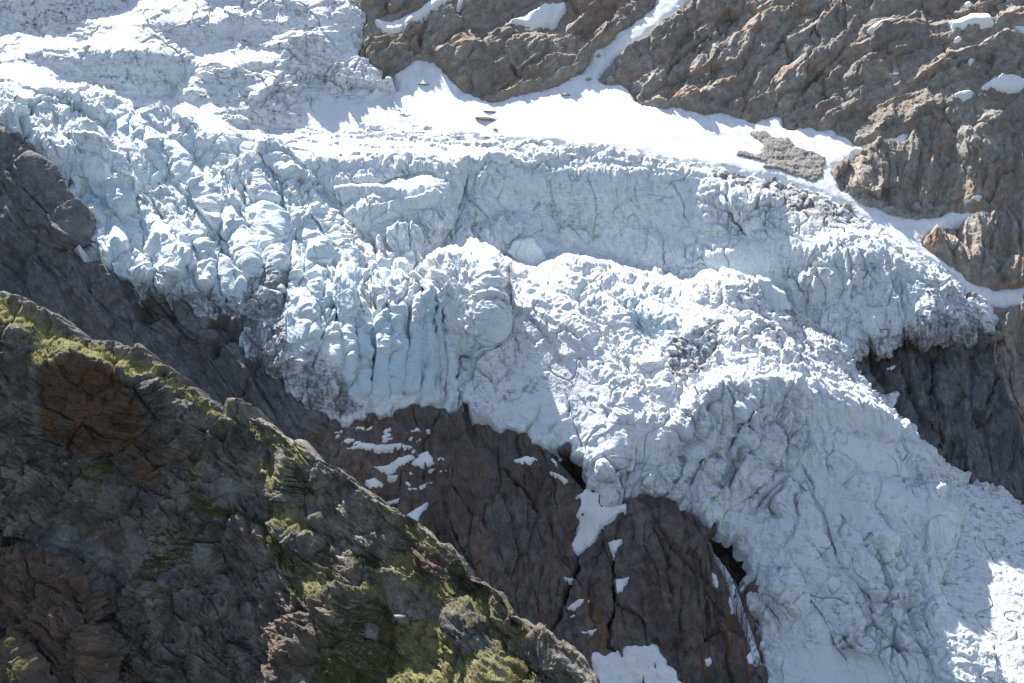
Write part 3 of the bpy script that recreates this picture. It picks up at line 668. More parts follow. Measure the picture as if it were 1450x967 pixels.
h_rock = h_rock*(1-.6*m_sn_soft)*(1-.5*sstep(mi6, .5, 1.)) - 3.0*sstep(mi6, .4, .95) - 2.0*m_sn_soft
HOLES = [[(784,646),(820,651),(838,664),(842,686),(828,692),(806,670)],[(998,766),(1036,752),(1060,768),(1062,806),(1052,838),(1030,806)],[(296,466),(325,462),(342,480),(328,497),(303,510),(316,486)],[(192,431),(240,436),(254,456),(203,456)]]
hole = sum(B.full(p, 2.5, warp=w_)*k_ for p, w_, k_ in zip(HOLES, (3, 3, 9, 9), (1., 1., .45, .45)))
hole, = B.to_grid([hole], us, vs)
h_rock = h_rock - crk*(1-sstep(mi6, .3, .6)) - 26*np.clip(hole, 0, 1)
P_rock = P0 + N0*h_rock[..., None]

# ---- snow
def snow_detail(P):
    return 1.5*fbm(P, 45, 3, .5, seed=51) + .32*fbm(P, 6, 3, .55, seed=55) + .35*fbm(P, 1, 2, .5, seed=57, aniso=((1/9, 0, .02), (0, 1/40, 0), (.01, 0, 1/60)))
snow_on = ms6 > .08
h_snow = subset(snow_detail, snow_on, P0)
sn_n = subset(lambda P: fbm(P, 9, 4, .62, seed=63), snow_on & (ms6 < .995), P0)
msr = np.clip(ms6 + .55*sn_n*sstep(ms6, .05, .3)*(1-sstep(ms6, .75, 1.)), 0, 1)
P_snow = P0 + N0*(7.5*(msr-.40)+.6*sstep(ms6,.5,.9) + h_snow)[..., None]
ice_surface_h = thick + h_ice

def px_label(poly): return inside(poly, U+4*np.interp(U, B.u, np.zeros(len(B.u))), V)

# ------------------------------------------------------------------ build: glacier
def visible_under(front_keep, n): pass
glacier = bpy.data.objects.new('glacier', None); COL.objects.link(glacier)
glacier.location = P_ice[np.argmin(abs(vs-600)), np.argmin(abs(us-800))].tolist()
tag(glacier, 'whole blue-white glacier tumbling in broken ice steps down the bare rock mountainside', 'glacier')
GL = tuple(glacier.location)
ice_keep = quadmask(mi6 > .10)
wig = fbm(np.stack([U, V, U*0], -1), 30, 3, .6, seed=61)*9
PARTS = [('upper_icefield', [(-900,-900),(900,-900),(560,110),(520,170),(430,196),(250,160),(100,140),(-900,115)]),
         ('ice_terrace', [(100,140),(250,160),(430,196),(560,190),(1000,235),(1300,350),(1235,345),(1100,290),(1000,263),(860,237),(640,241),(430,237),(380,222),(260,190)]),
         ('ice_cliff', [(430,237),(640,241),(860,237),(1000,263),(1100,290),(1100,352),(960,336),(760,340),(640,338),(560,350),(500,345)]),
         ('hanging_ice', [(1100,290),(1235,345),(1300,350),(1500,400),(1500,500),(1200,505),(1130,482),(1090,440),(1040,404),(960,411),(840,372),(790,340),(960,336),(1100,352)]),
         ('debris_apron', [(1320,640),(1900,600),(1900,1400),(1440,1400),(1400,950),(1315,845),(1343,730)]),
         ('left_icefall', [(-900,115),(100,140),(260,190),(380,222),(430,237),(500,345),(545,400),(560,620),(-900,900)])]
lab = np.zeros(U.shape, np.int32)
for i, (n, p) in enumerate(PARTS): lab[inside(p, U+wig, V+wig) & (lab == 0)] = i+1
names = {0: 'ice_tongue'}; names.update({i+1: n for i, (n, p) in enumerate(PARTS)})
names[6] = 'icefall'
for i, n in names.items():
    k = ice_keep & (lab[:-1, :-1] == i)
    o = grid_mesh(n, P_ice - np.float32(GL), k, {'dirt': dirt, 'blue': blue}, M_ICE, glacier)

# ------------------------------------------------------------------ build: rock
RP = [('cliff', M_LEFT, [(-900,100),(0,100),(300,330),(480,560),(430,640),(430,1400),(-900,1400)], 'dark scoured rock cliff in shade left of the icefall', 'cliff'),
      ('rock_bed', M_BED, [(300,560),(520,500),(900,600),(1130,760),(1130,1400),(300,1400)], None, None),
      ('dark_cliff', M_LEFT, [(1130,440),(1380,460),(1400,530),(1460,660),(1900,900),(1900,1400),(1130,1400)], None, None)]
rl = np.zeros(U.shape, np.int32)
for i, r in enumerate(RP): rl[inside(r[2], U+wig, V+wig) & (rl == 0)] = i+1
rk = quadmask(rock_on)
o = grid_mesh('mountainside', P_rock, rk & (rl[:-1, :-1] == 0), {}, M_UPPER); tag(o, 'sunlit grey-brown gneiss mountainside above the snowfield', 'mountainside', kind='structure')
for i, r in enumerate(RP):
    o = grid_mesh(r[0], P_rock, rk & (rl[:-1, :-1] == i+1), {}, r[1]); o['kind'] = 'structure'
# snow
sd = np.clip(.28+.5*sstep(V, 150, 225)*(1-sstep(U, 700, 760)), 0, 1)
o = grid_mesh('snowfield', P_snow, quadmask(snow_on), {'dirt': sd}, M_SNOW, smooth=True); tag(o, 'wide smooth white snowfield between the ice terrace and the rock wall', 'snowfield')


ROCK_SOFT = P0 + N0*blur(np.clip(h_rock, -6, 12), 4/STEP)[..., None]
def window(poly, m):
    p = np.asarray(poly, float)
    i0 = np.searchsorted(us, p[:, 0].min()-m); i1 = np.searchsorted(us, p[:, 0].max()+m)+1
    j0 = np.searchsorted(vs, p[:, 1].min()-m); j1 = np.searchsorted(vs, p[:, 1].max()+m)+1
    return slice(max(0, j0), j1), slice(max(0, i0), i1)
def sheet(name, poly, T, mat, feather=2.0, warp=3., base=None, rag=.3, attrs=None, parent=None, detail=.25):
    """a thin layer lying on the rock, its edge where the rock comes through"""
    M = B.full(poly, feather, warp=warp); w = window(poly, 8)
    m, = B.to_grid([M], us[w[1]], vs[w[0]]); m = np.clip(m, 0, 1)
    P = P0[w]; n = fbm(P, 7, 3, .6, seed=63)
    m2 = m + rag*n*sstep(m, .02, .3)*(1-sstep(m, .7, 1.))
    b = (ROCK_SOFT if base is None else base)[w]
    up = np.array([0, -.5, .87], np.float32)
    Q = b + (.5*N0[w]+.5*up)*(T*(m2-.42) + detail*fbm(P, 5, 3, .5, seed=64))[..., None]
    at = attrs or {'dirt': np.full(m.shape, .15, np.float32)}
    return grid_mesh(name, Q, quadmask(m2 > .30), at, mat, parent, smooth=True)

PATCH = [
 ([(523,36),(546,41),(589,30),(612,17),(640,2),(650,-20),(680,-20),(655,3),(625,24),(590,46),(562,56),(540,53)], 'long snow strip in the notch between the glacier edge and the dark rock head'),
 ([(646,24),(659,15),(657,21),(649,28)], 'sliver of snow above the rock face between the notch and the slanting patch'),
 ([(716,41),(745,28),(771,17),(804,6),(799,23),(788,35),(752,44),(735,43)], 'slanting snow patch high on the rock face left of the snow gully'),
 ([(1195,-2),(1208,-10),(1224,-6),(1214,4),(1200,5)], 'small snow patch cut by the top edge of the picture'),
 ([(1223,60),(1240,51),(1257,45),(1268,45),(1254,54),(1237,62)], 'narrow slanted snow patch in the middle of the big right rock wall'),
 ([(1336,48),(1365,40),(1370,32),(1383,37),(1397,38),(1403,54),(1383,52),(1365,56),(1345,58)], 'largest snow patch high on the right rock wall, with a notched top'),
 ([(1345,76),(1351,70),(1360,67),(1353,77)], 'small snow spot just below the notched patch'),
 ([(1432,54),(1456,51),(1456,62),(1440,65)], 'snow patch at the right edge of the picture above the dome'),
 ([(1355,17),(1366,14),(1379,16),(1370,20)], 'thin snow dash above the notched patch'),
 ([(1386,14),(1402,4),(1397,8)], 'tiny snow fleck near the top right corner'),
 ([(1365,101),(1379,98),(1371,107)], 'small bluish snow spot above the two patches on the dome'),
 ([(1386,131),(1413,121),(1446,122),(1456,130),(1440,135),(1416,139),(1400,136)], 'broad snow patch lying on top of the right rock dome'),
 ([(1345,148),(1362,138),(1380,138),(1366,149)], 'smaller snow patch left of the broad one on the dome'),
 ([(1358,299),(1386,291),(1382,301)], 'little snow wedge at the foot of the striped rock knob'),
 ([(1237,507),(1246,504),(1256,506),(1246,509)], 'upper snow dash on the dark cliff under the hanging ice'),
 ([(1250,527),(1261,524),(1272,524),(1262,528)], 'lower snow dash on the dark cliff under the hanging ice'),
 ([(530,666),(556,655),(581,645),(587,649),(570,660),(554,671),(538,670)], 'upper long snow streak on the reddish rock bed'),
 ([(583,658),(592,648),(604,640),(613,652),(612,658),(597,666)], 'slanting snow streak right of the long one on the rock bed'),
 ([(517,687),(531,680),(544,689),(538,694),(524,697)], 'rounded snow blot just above the green ridge crest'),
 ([(548,678),(556,672),(564,672),(562,679),(552,682)], 'small snow blot under the long streak on the rock bed'),
 ([(541,710),(555,707),(569,708),(556,715)], 'thin snow lens below the rounded blot'),
 ([(575,735),(586,725),(600,716),(610,708),(604,722),(594,734),(590,743),(580,742)], 'lowest and steepest snow streak above the ridge crest'),
 ([(492,640),(520,632),(560,630),(590,634),(560,640),(520,642)], 'snow band at the top of the rock bed under the blue columns'),
 ([(726,654),(745,652),(763,655),(748,662)], 'small snow ledge on the middle of the rock bed under the ice edge'),
 ([(780,657),(788,653),(799,666),(792,671)], 'snow fleck left of the dark ice hollow'),
 ([(777,672),(793,677),(809,685),(801,688)], 'thin snow strip left of the dark ice hollow'),
 ([(803,861),(818,852),(836,850),(826,857),(815,865)], 'snow ledge beside the dark cleft in the lower rock'),
 ([(871,824),(885,826),(898,821),(889,840),(876,849)], 'triangular snow patch in the middle of the lower rock buttress'),
 ([(861,768),(884,768),(877,782),(871,794),(866,780)], 'snow wedge between the two tops of the rock buttress'),
 ([(824,898),(850,893),(840,901)], 'snow dash above the snow cone'),
 ([(800,820),(810,818),(811,824),(803,826)], 'snow speck beside the dark cleft'),
 ([(806,872),(818,868),(812,875)], 'snow speck under the ledge beside the cleft'),
 ([(1003,812),(1012,817),(1016,837),(1008,831)], 'upper snow scrap left of the waterfall'),
 ([(1029,846),(1034,850),(1038,872),(1031,861)], 'longer snow scrap beside the middle of the waterfall'),
 ([(993,936),(1006,932),(1008,940),(998,945)], 'small snow patch at the foot of the waterfall rock'),
 ([(1049,939),(1060,929),(1069,938),(1059,952)], 'snow clump where the waterfall lands'),
]
for p, l in PATCH:
    cx = sum(q[0] for q in p)/len(p)
    big = len(p) > 7
    o = sheet('snow_patch', p, (5.5 if big else 5.0) if p[0][1] < 320 else 2.4, M_SNOW, 1.6 if big else 1.2, 2.5 if big else 1.5, rag=.7)
    tag(o, l, 'snow patch', 'snow patches left on the rock')
fr = np.random.default_rng(21)
FL = []
while len(FL) < 26:
    x, y = fr.uniform(480, 640), fr.uniform(592, 700)
    if y < 600+.1*abs(x-560) or y > 596+.75*(x-480)+40 or (y > 660 and fr.random() < .5): continue
    FL.append((x, y))
for x, y in FL:
    a, b, tlt = fr.uniform(4, 11), fr.uniform(1.3, 3.0), fr.uniform(-.7, .1)
    pol = [(x+a*math.cos(k)*fr.uniform(.7, 1.2), y+b*math.sin(k)*fr.uniform(.6, 1.3)+tlt*a*math.cos(k)*.6) for k in np.arange(0, 6.2, .8)]
    o = sheet('snow_fleck', pol, 2.4, M_SNOW, 1.1, 1.5, rag=.7)
    tag(o, 'tiny snow fleck on the red-brown rock bed under the blue ice columns', 'snow fleck', 'snow flecks under the blue ice columns')
o = sheet('snow_streak', ragged([(816,708),(830,690),(850,700),(870,712),(884,722),(872,738),(850,745),(840,765),(822,783),(811,784),(815,745)], 7, 3, 9), 4.0, M_SNOW, 2, 3, rag=.8); tag(o, 'thin snow streak spilling from the ice edge between the two rock bosses', 'snow streak')
CONE = [(832,934),(859,926),(889,918),(916,921),(943,937),(965,968),(985,1000),(985,1100),(830,1100),(846,990)]
o = sheet('snow_cone', ragged(CONE, 9, 4, 8), 13, M_SNOW, 4, 5, base=P0, rag=.6, detail=1.6); tag(o, 'grey-white snow cone at the foot of the rock below the icefall', 'snow cone')
SC1 = [(1056,196),(1078,193),(1095,203),(1119,203),(1126,216),(1142,220),(1166,230),(1163,260),(1149,266),(1119,257),(1078,247),(1075,236),(1041,230),(1044,221),(1078,227),(1078,216)]
SC2 = [(1192,272),(1230,275),(1284,288),(1352,296),(1322,314),(1271,316),(1247,310),(1220,300)]
for p, l, lift in ((SC1, 'patch of brown-grey rubble melting out of the snowfield', 0.), (SC2, 'strip of brown scree along the foot of the striped rock knob', 4.5)):
    M = B.full(p, 2.2, warp=4); w = window(p, 12); m, = B.to_grid([M], us[w[1]], vs[w[0]]); P = P0[w]
    n = fbm(P, 6, 4, .65, seed=66)
    k = m + 1.3*n*sstep(m, .03, .4)*(1-.35*sstep(m, .6, 1))
    lumps = .55*fbm(P, 1.6, 3, .7, seed=67, mode='b')
    sn = (7.5*(msr-.40)+.6*sstep(ms6, .5, .9)+h_snow)[w]
    Q = P + N0[w]*(np.maximum(sn, -1.) + 2.4*(np.clip(k, 0, 1)-.45) + lumps + lift*np.clip(k, 0, 1))[..., None]
    o = grid_mesh('scree', Q, quadmask(k > .25), {}, M_SCREE); tag(o, l, 'scree', kind='stuff')

M_WF = NT('falling_water')
wn_ = M_WF.ramp(M_WF.noise(.5, 5, .7, M_WF.scaled((0, 0, 0), (1.6, 1.6, .12))), .36, .62)
M_WF.b.inputs['Alpha'].default_value = 1.; M_WF.l(M_WF.math('MULTIPLY', wn_, .95), M_WF.b.inputs['Alpha'])
M_WF = M_WF.end((.72, .75, .78), .35, .4)
wf = [(1003,776),(1014,797),(1027,824),(1039,852),(1049,880),(1060,912),(1070,950)]
left = [(x-2-2*(i%2)-i*.5, y) for i, (x, y) in enumerate(wf)]; right = [(x+5+i*.7, y-2) for i, (x, y) in enumerate(wf)]
o = sheet('waterfall', left+right[::-1], 5.0, M_WF, 1.5, 2.0, rag=.2, detail=.3); tag(o, 'thin grey meltwater fall pouring from the ice hollow down the dark rock', 'waterfall')

# free-standing ice: towers, fins and blocks with their own faces and thickness
def serac(poly, label, az=0., s=78., off=2.2, r=1.6, back=14., rough=.5, flute=.9, lump=0., dirt=.25, blue=.3, anchor=None, th=85.):
    p = np.asarray(poly, float)
    g = max(STEP*.8, .6)
    u = np.arange(p[:, 0].min()-9, p[:, 0].max()+9, g, dtype=np.float32); v = np.arange(p[:, 1].min()-9, p[:, 1].max()+9, g, dtype=np.float32)
    Ug, Vg = np.meshgrid(u, v)
    wz = np.zeros_like(Ug)+p[0, 0]
    M0 = inside(p, Ug+4.5*perlin(Ug/15, Vg/15, wz, 81)+2.6*perlin(Ug/5, Vg/5, wz, 82), Vg+4.5*perlin(Ug/15, Vg/15, wz, 83)+3.4*perlin(Ug/5, Vg/5, wz, 84)).astype(np.float32)
    mr = blur(M0, r/g); mt = blur(M0, 1.1/g)
    ax, ay = anchor or (p[:, 0].mean(), p[:, 1].max()-3)
    A = P0[np.argmin(abs(vs-ay)), np.argmin(abs(us-ax))]
    a, b = ang(Ug, Vg); ray = world(a, b, np.ones_like(a))
    s_, z_ = R(s), R(az)
    n = np.array([math.sin(s_)*math.sin(z_), -math.sin(s_)*math.cos(z_), math.cos(s_)], np.float32)
    t = (A @ n + off)/np.minimum(ray @ n, -.15)
    P = ray*t[..., None]
    push = back*(1-np.sqrt(np.clip(1-(1-np.clip(mr*1.9-.85, 0, 1))**2, 0, 1)))*.55 + back*(1-mt)**2
    f = lambda val: np.full(Ug.shape, val, np.float32)
    h = ice_detail(P, f(rough), f(flute), f(lump), th)*.8
    P = P + n*(h*sstep(mt, .2, .9))[..., None] + (ray*np.float32(1.0))*push[..., None]
    o = grid_mesh('serac', P - np.float32(GL), quadmask(mt > .12), {'dirt': f(dirt), 'blue': f(blue)}, M_ICE, glacier)
    o['label'] = label
    return o
SERACS = [
 ([(495,302),(500,293),(528,290),(560,282),(600,276),(603,268),(618,266),(628,278),(632,300),(634,334),(600,336),(560,346),(530,342),(505,322)], 'wide flat-faced ice block standing in front of the long ice cliff', dict(az=-4, off=5, flute=.9, blue=.25, dirt=.3)),
 ([(470,262),(500,258),(540,262),(575,266),(560,282),(510,292),(492,300),(478,285)], 'stepped ice block behind the wide one', dict(az=-15, off=3, r=3)),
 ([(545,332),(550,319),(562,314),(590,314),(597,330),(607,358),(600,374),(575,370),(550,352)], 'rounded ice block below the wide one', dict(az=8, off=5, flute=.9)),
 ([(604,445),(602,420),(607,398),(612,393),(616,405),(618,432),(613,474),(605,474)], 'slim pointed ice spire', dict(off=6, r=2, blue=.6, flute=.3)),
 ([(616,474),(617,432),(621,415),(627,440),(631,482),(623,504)], 'second ice spire', dict(off=5, r=2, blue=.6, flute=.3)),
 ([(1033,408),(1054,399),(1059,391),(1065,392),(1069,400),(1073,391),(1081,392),(1092,402),(1111,415),(1121,431),(1119,440),(1084,446),(1062,430)], 'toothed pale ice fin on the crest', dict(off=4, r=2.2, rough=.15, dirt=.08, blue=.35, flute=.3)),
 ([(1122,438),(1126,424),(1130,415),(1134,428),(1136,440),(1129,444)], 'small ice tooth', dict(off=4, r=1.6, dirt=.05)),
 ([(1086,448),(1100,444),(1116,449),(1121,463),(1132,480),(1124,482),(1108,464)], 'curved ice fin', dict(off=3, r=1.8, dirt=.05, az=20, blue=.4)),
 ([(1092,478),(1104,472),(1116,480),(1125,495),(1118,502),(1100,492)], 'low ice hump on the dirty crest', dict(off=3, r=2.5, dirt=.1, az=15, s=65)),
 ([(477,385),(489,381),(499,397),(504,415),(509,435),(505,450),(478,450),(470,424),(472,399)], 'smooth bulbous ice tower', dict(off=8, r=6, rough=.12, flute=.1, dirt=.03, blue=.45, s=62, az=-25)),
 ([(719,360),(725,339),(741,334),(757,336),(776,365),(776,390),(752,390),(735,382)], 'flat-faced ice block in the hollow', dict(off=4, r=2.5, flute=.5)),
 ([(645,342),(668,332),(690,325),(705,308),(712,296),(722,300),(735,310),(742,328),(720,347),(690,349),(660,352)], 'lumpy ice ridge in the hollow', dict(off=4, r=4, lump=.8, s=60, az=-15)),
 ([(1279,655),(1292,642),(1307,648),(1317,662),(1316,699),(1298,700),(1279,686)], 'dirty striped ice tower', dict(off=5, r=3, dirt=.8, flute=.8)),
 ([(1311,736),(1329,728),(1344,734),(1343,762),(1333,792),(1320,800),(1309,777)], 'ice tower at the right edge of the tongue', dict(off=5, r=3.5, flute=.8, az=15)),
 ([(43,226),(72,225),(89,229),(120,219),(135,218),(155,236),(182,265),(183,281),(124,278),(75,265),(52,246)], 'broad grey-streaked ice face beside the left cliff', dict(off=5, r=2.5, flute=.8, dirt=.45, rough=.2)),
 ([(101,185),(120,184),(145,190),(157,207),(182,221),(186,254),(160,238),(135,218),(108,210)], 'upper grey-streaked ice face', dict(off=3, r=2.5, az=22, flute=.9, dirt=.7, rough=.2)),
 ([(158,182),(166,175),(182,173),(186,188),(180,200),(166,192)], 'blue ice tooth', dict(off=4, r=2.5, az=12, blue=.8, dirt=.1)),
 ([(184,186),(192,180),(200,183),(202,202),(193,200)], 'narrow blue-grey ice tooth', dict(off=4, r=2, az=20, blue=.6)),
 ([(209,266),(211,250),(228,236),(238,238),(235,256),(220,265)], 'leaning ice slab', dict(off=4, r=2.5, az=30, blue=.4, dirt=.3)),
 ([(93,296),(108,286),(122,278),(141,279),(143,322),(130,326),(112,312)], 'blue-green ice wall beside the left cliff', dict(off=3, r=2.5, blue=.9, dirt=.3)),
 ([(141,294),(170,288),(192,298),(207,310),(213,324),(180,326),(143,324)], 'shaded ice wall', dict(off=3, r=2.5, blue=.5, dirt=.3)),
 ([(312,284),(320,277),(331,274),(339,279),(347,296),(334,310),(320,305)], 'grey rounded ice block', dict(off=5, r=3, dirt=.3)),
 ([(287,324),(304,309),(316,316),(315,334),(300,347),(289,340)], 'blue-footed ice block', dict(off=4, r=3, blue=.6)),
 ([(205,345),(222,325),(243,332),(250,355),(243,378),(218,385),(206,365)], 'tilted pale ice block', dict(off=5, r=4, az=-15, s=68, blue=.3)),
 ([(238,350),(255,343),(278,352),(270,375),(248,392),(236,385)], 'leaning rounded ice block', dict(off=4, r=4, az=-20, s=66, blue=.3)),
 ([(145,360),(155,335),(165,330),(176,350),(178,385),(160,392),(148,380)], 'pale blue ice pinnacle above the cliff', dict(off=5, r=3, blue=.6, dirt=.2)),
 ([(330,400),(338,388),(352,393),(356,420),(345,436),(330,428)], 'pale ice block at the cave lip', dict(off=4, r=3, blue=.3)),
]
for p, l, kw in SERACS: serac(p, l, **kw)
# ------------------------------------------------------------------ foreground ridge

SIL = [(-320,330),(-100,395),(0,431),(43,458),(68,468),(93,474),(118,483),(132,487),(160,498),(195,513),(207,525),(228,537),(252,548),(281,566),(310,580),(331,586),(352,594),(374,602),(389,612),(412,624),(440,636),(462,655),(480,670),(499,677),(511,695),(537,711),(560,722),(592,738),(608,757),(642,781),(672,812),(703,838),(717,858),(730,872),(748,884),(767,896),(792,912),(818,927),(835,941),(849,967),(862,990),(905,1060),(960,1200)]
F = field(-320, 960, 330, 1240, 2.0, 4., 11, 62, 8, grass=.42, rough=1., dry=.3, rust=0.)
Q_ = F.paint
# left half in shade, right half grazed by the sun
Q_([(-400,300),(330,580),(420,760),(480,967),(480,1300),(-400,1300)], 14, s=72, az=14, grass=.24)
Q_([(310,580),(480,670),(600,750),(850,950),(900,1300),(560,1300),(540,900),(430,740)], 10, s=24, az=-45, grass=.50, dry=.85, rough=.42)  # turf paled here as sunlit grass
# crest strip with turf, its pale sunlit colour painted in
Q_([(-320,330),(0,430),(93,474),(195,513),(208,527),(215,548),(170,535),(130,512),(85,508),(60,525),(42,490),(0,462),(-320,400)], 3, s=26, az=-35, grass=1.25, rough=.4, dry=1.)
Q_([(195,512),(252,548),(331,586),(389,612),(440,636),(440,650),(400,640),(350,612),(300,598),(250,572),(205,540)], 3, s=32, az=-35, grass=1., rough=.5, dry=1.)
Q_([(40,470),(62,500),(55,530),(70,560),(40,545),(30,500)], 3, s=45, az=-10, grass=1., rough=.6)
Q_([(x, y-45) for x, y in SIL] + [(x, y+7) for x, y in SIL[::-1]], 2.5, s=36, az=-28, grass=.42, rough=.9, dry=1.)
# rusty blocks under the crest
Q_([(62,525),(95,508),(140,518),(172,545),(208,590),(190,635),(120,650),(60,615)], 3, s=82, az=18, grass=0., rough=.6, rust=1.)
Q_([(0,480),(40,500),(62,560),(50,640),(-40,640),(-40,480)], 4, s=76, az=-5, grass=.05)
Q_([(215,560),(280,580),(330,620),(320,660),(260,650),(215,610)], 4, s=74, az=15, grass=.05)
Q_([(140,640),(215,640),(240,690),(200,690),(150,665)], 4, rust=.7)
Q_([(370,850),(480,840),(470,960),(380,960)], 8, rust=.5)
Q_([(575,760),(640,800),(600,830),(560,800)], 6, rust=.6)
# big tilted slab
Q_([(20,782),(61,738),(95,725),(129,748),(210,755),(217,792),(190,826),(125,833),(112,812),(71,789)], 2.5, s=63, az=10, grass=-.2, rough=.18)
Q_([(120,660),(160,650),(240,690),(260,740),(200,752),(130,745),(90,715)], 3, s=62, az=-4, grass=.0, rough=.8)
Q_([(277,665),(310,663),(345,680),(362,700),(345,712),(300,712),(280,695)], 3, s=66, az=12, grass=-.1, rough=.5)
# grassy gullies in the shade
Q_([(108,672),(140,650),(162,655),(165,680),(140,690),(112,682)], 4, s=52, az=35, grass=1.2, rough=.4)
Q_([(268,640),(285,650),(272,700),(330,725),(375,740),(372,752),(310,735),(262,725),(262,690)], 4, s=50, az=40, grass=1.2, rough=.4)
Q_([(215,760),(245,740),(280,760),(270,800),(200,830),(195,815)], 5, s=55, az=30, grass=.9, rough=.6)
Q_([(375,740),(395,760),(430,810),(445,850),(420,850),(395,800)], 4, s=54, az=45, grass=1.1, rough=.5)
Q_([(480,850),(500,845),(518,822),(556,842),(572,897),(570,945),(548,1000),(440,1000),(450,930),(480,880)], 4, s=60, az=70, grass=1.3, rough=.35)
Q_([(575,810),(600,800),(640,840),(640,870),(600,850)], 4, s=58, az=60, grass=1., rough=.5)
Q_([(690,930),(720,915),(760,950),(740,1000),(690,980)], 4, s=58, az=55, grass=1., rough=.5)
# sunlit turf on the right half, the sun's paleness set in its colour
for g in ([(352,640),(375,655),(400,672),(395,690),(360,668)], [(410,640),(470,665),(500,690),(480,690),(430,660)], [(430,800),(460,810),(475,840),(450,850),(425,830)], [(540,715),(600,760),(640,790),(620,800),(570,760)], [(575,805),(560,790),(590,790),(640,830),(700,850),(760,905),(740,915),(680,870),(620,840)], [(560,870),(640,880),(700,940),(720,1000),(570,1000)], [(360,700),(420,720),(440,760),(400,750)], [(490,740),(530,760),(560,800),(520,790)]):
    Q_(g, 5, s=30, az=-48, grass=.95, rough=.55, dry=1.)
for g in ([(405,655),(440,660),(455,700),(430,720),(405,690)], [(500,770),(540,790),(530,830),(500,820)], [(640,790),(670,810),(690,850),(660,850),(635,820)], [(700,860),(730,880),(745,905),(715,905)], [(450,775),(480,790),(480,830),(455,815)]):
    Q_(g, 3, s=66, az=55, grass=.7, rough=.7, dry=.1)  # faces away from the sun: turf keeps the painted shade green
# bare blocks on the right half
for g, a in (([(500,690),(540,720),(560,770),(530,800),(495,770),(480,720)], -25), ([(440,640),(490,680),(480,715),(440,690)], 25), ([(590,770),(640,800),(620,830),(590,810)], 20), ([(640,880),(690,890),(700,925),(650,930)], 15), ([(760,905),(820,935),(830,967),(770,960),(740,930)], -10), ([(455,735),(478,725),(485,760),(460,765)], -20), ([(560,850),(600,845),(615,875),(570,880)], -20)):
    Q_(g, 3, s=70, az=a, grass=-.1, rough=.7)
# nearer outcrop at the lower left
Q_([(-320,760),(10,770),(27,785),(71,789),(105,806),(129,843),(135,894),(145,945),(170,1000),(170,1300),(-320,1300)], 3, s=72, az=8, grass=.05, rough=.9, rust=.7)
Q_([(0,775),(27,785),(71,789),(105,806),(128,838),(115,838),(90,815),(50,805),(0,800)], 2.5, s=34, az=-5, grass=.45, rough=.5)
Q_([(-320,880),(0,905),(20,915),(50,955),(70,1000),(60,1200),(-320,1200)], 3, s=42, az=-15, grass=.5, rough=.7)
F.jump([(-60,770),(27,783),(71,787),(105,804),(129,841),(137,894),(147,945),(172,1000),(175,1100)], 3, .035)
F.jump([(-60,895),(0,905),(22,915),(52,955),(72,1000)], 3, .02)
F.solve(285.0)
tl = -1.0*PA*F.g*np.cumsum(sstep(F.u, 300, 400)*(1-.4*sstep(F.u, 480, 600))); F.lnD += (tl - tl[len(tl)//2])[None, :].astype(np.float32)
fu = axis_px(-300, 950, -20, 880, STEP, 7.)
sx = np.array([p[0] for p in SIL], float); sy = np.array([p[1] for p in SIL], float)
vsil = np.interp(fu, sx, sy); z_ = np.zeros_like(fu)
vsil = vsil + 7.0*perlin(fu/46, z_, z_, 90) + 5.0*perlin(fu/17, z_, z_, 91) + 2.0*perlin(fu/5, z_, z_, 92)
t0 = np.concatenate([np.arange(0, 580, STEP), np.arange(580, 760, 8.)]).astype(np.float32)
FU, T_ = np.meshgrid(fu, t0); FV = vsil[None, :].astype(np.float32) + T_
FV = np.minimum(FV, 1225); bottom = FV >= 1224
# rows below the crest line follow it, so the skyline of the ridge is an edge of real ground
def sample(F, M, U, V):
    x = np.clip((U-F.u[0])/F.g, 1, len(F.u)-3); y = np.clip((V-F.v[0])/F.g, 1, len(F.v)-3)
    i = x.astype(int); j = y.astype(int); fx = x-i; fy = y-j
    def w(f): return [(-f**3+2*f**2-f)/2, (3*f**3-5*f**2+2)/2, (-3*f**3+4*f**2+f)/2, (f**3-f**2)/2]
    wx = w(fx); wy = w(fy); o = 0
    for b in range(4):
        for a in range(4): o = o + wy[b]*wx[a]*M[j+b-1, i+a-1]
    return o.astype(np.float32)
fa, fb = ang(FU, FV)
PF = world(fa, fb, np.exp(sample(F, F.lnD, FU, FV)))
NF = normals_of(world(fa, fb, np.exp(sample(F, blur(F.lnD, 3.), FU, FV))))
gr, rg = sample(F, F.maps['grass'], FU, FV), sample(F, F.maps['rough'], FU, FV)
dry = np.clip(sample(F, F.maps['dry'], FU, FV), 0, 1)  # share of the pale, dry sunlit colour in the turf
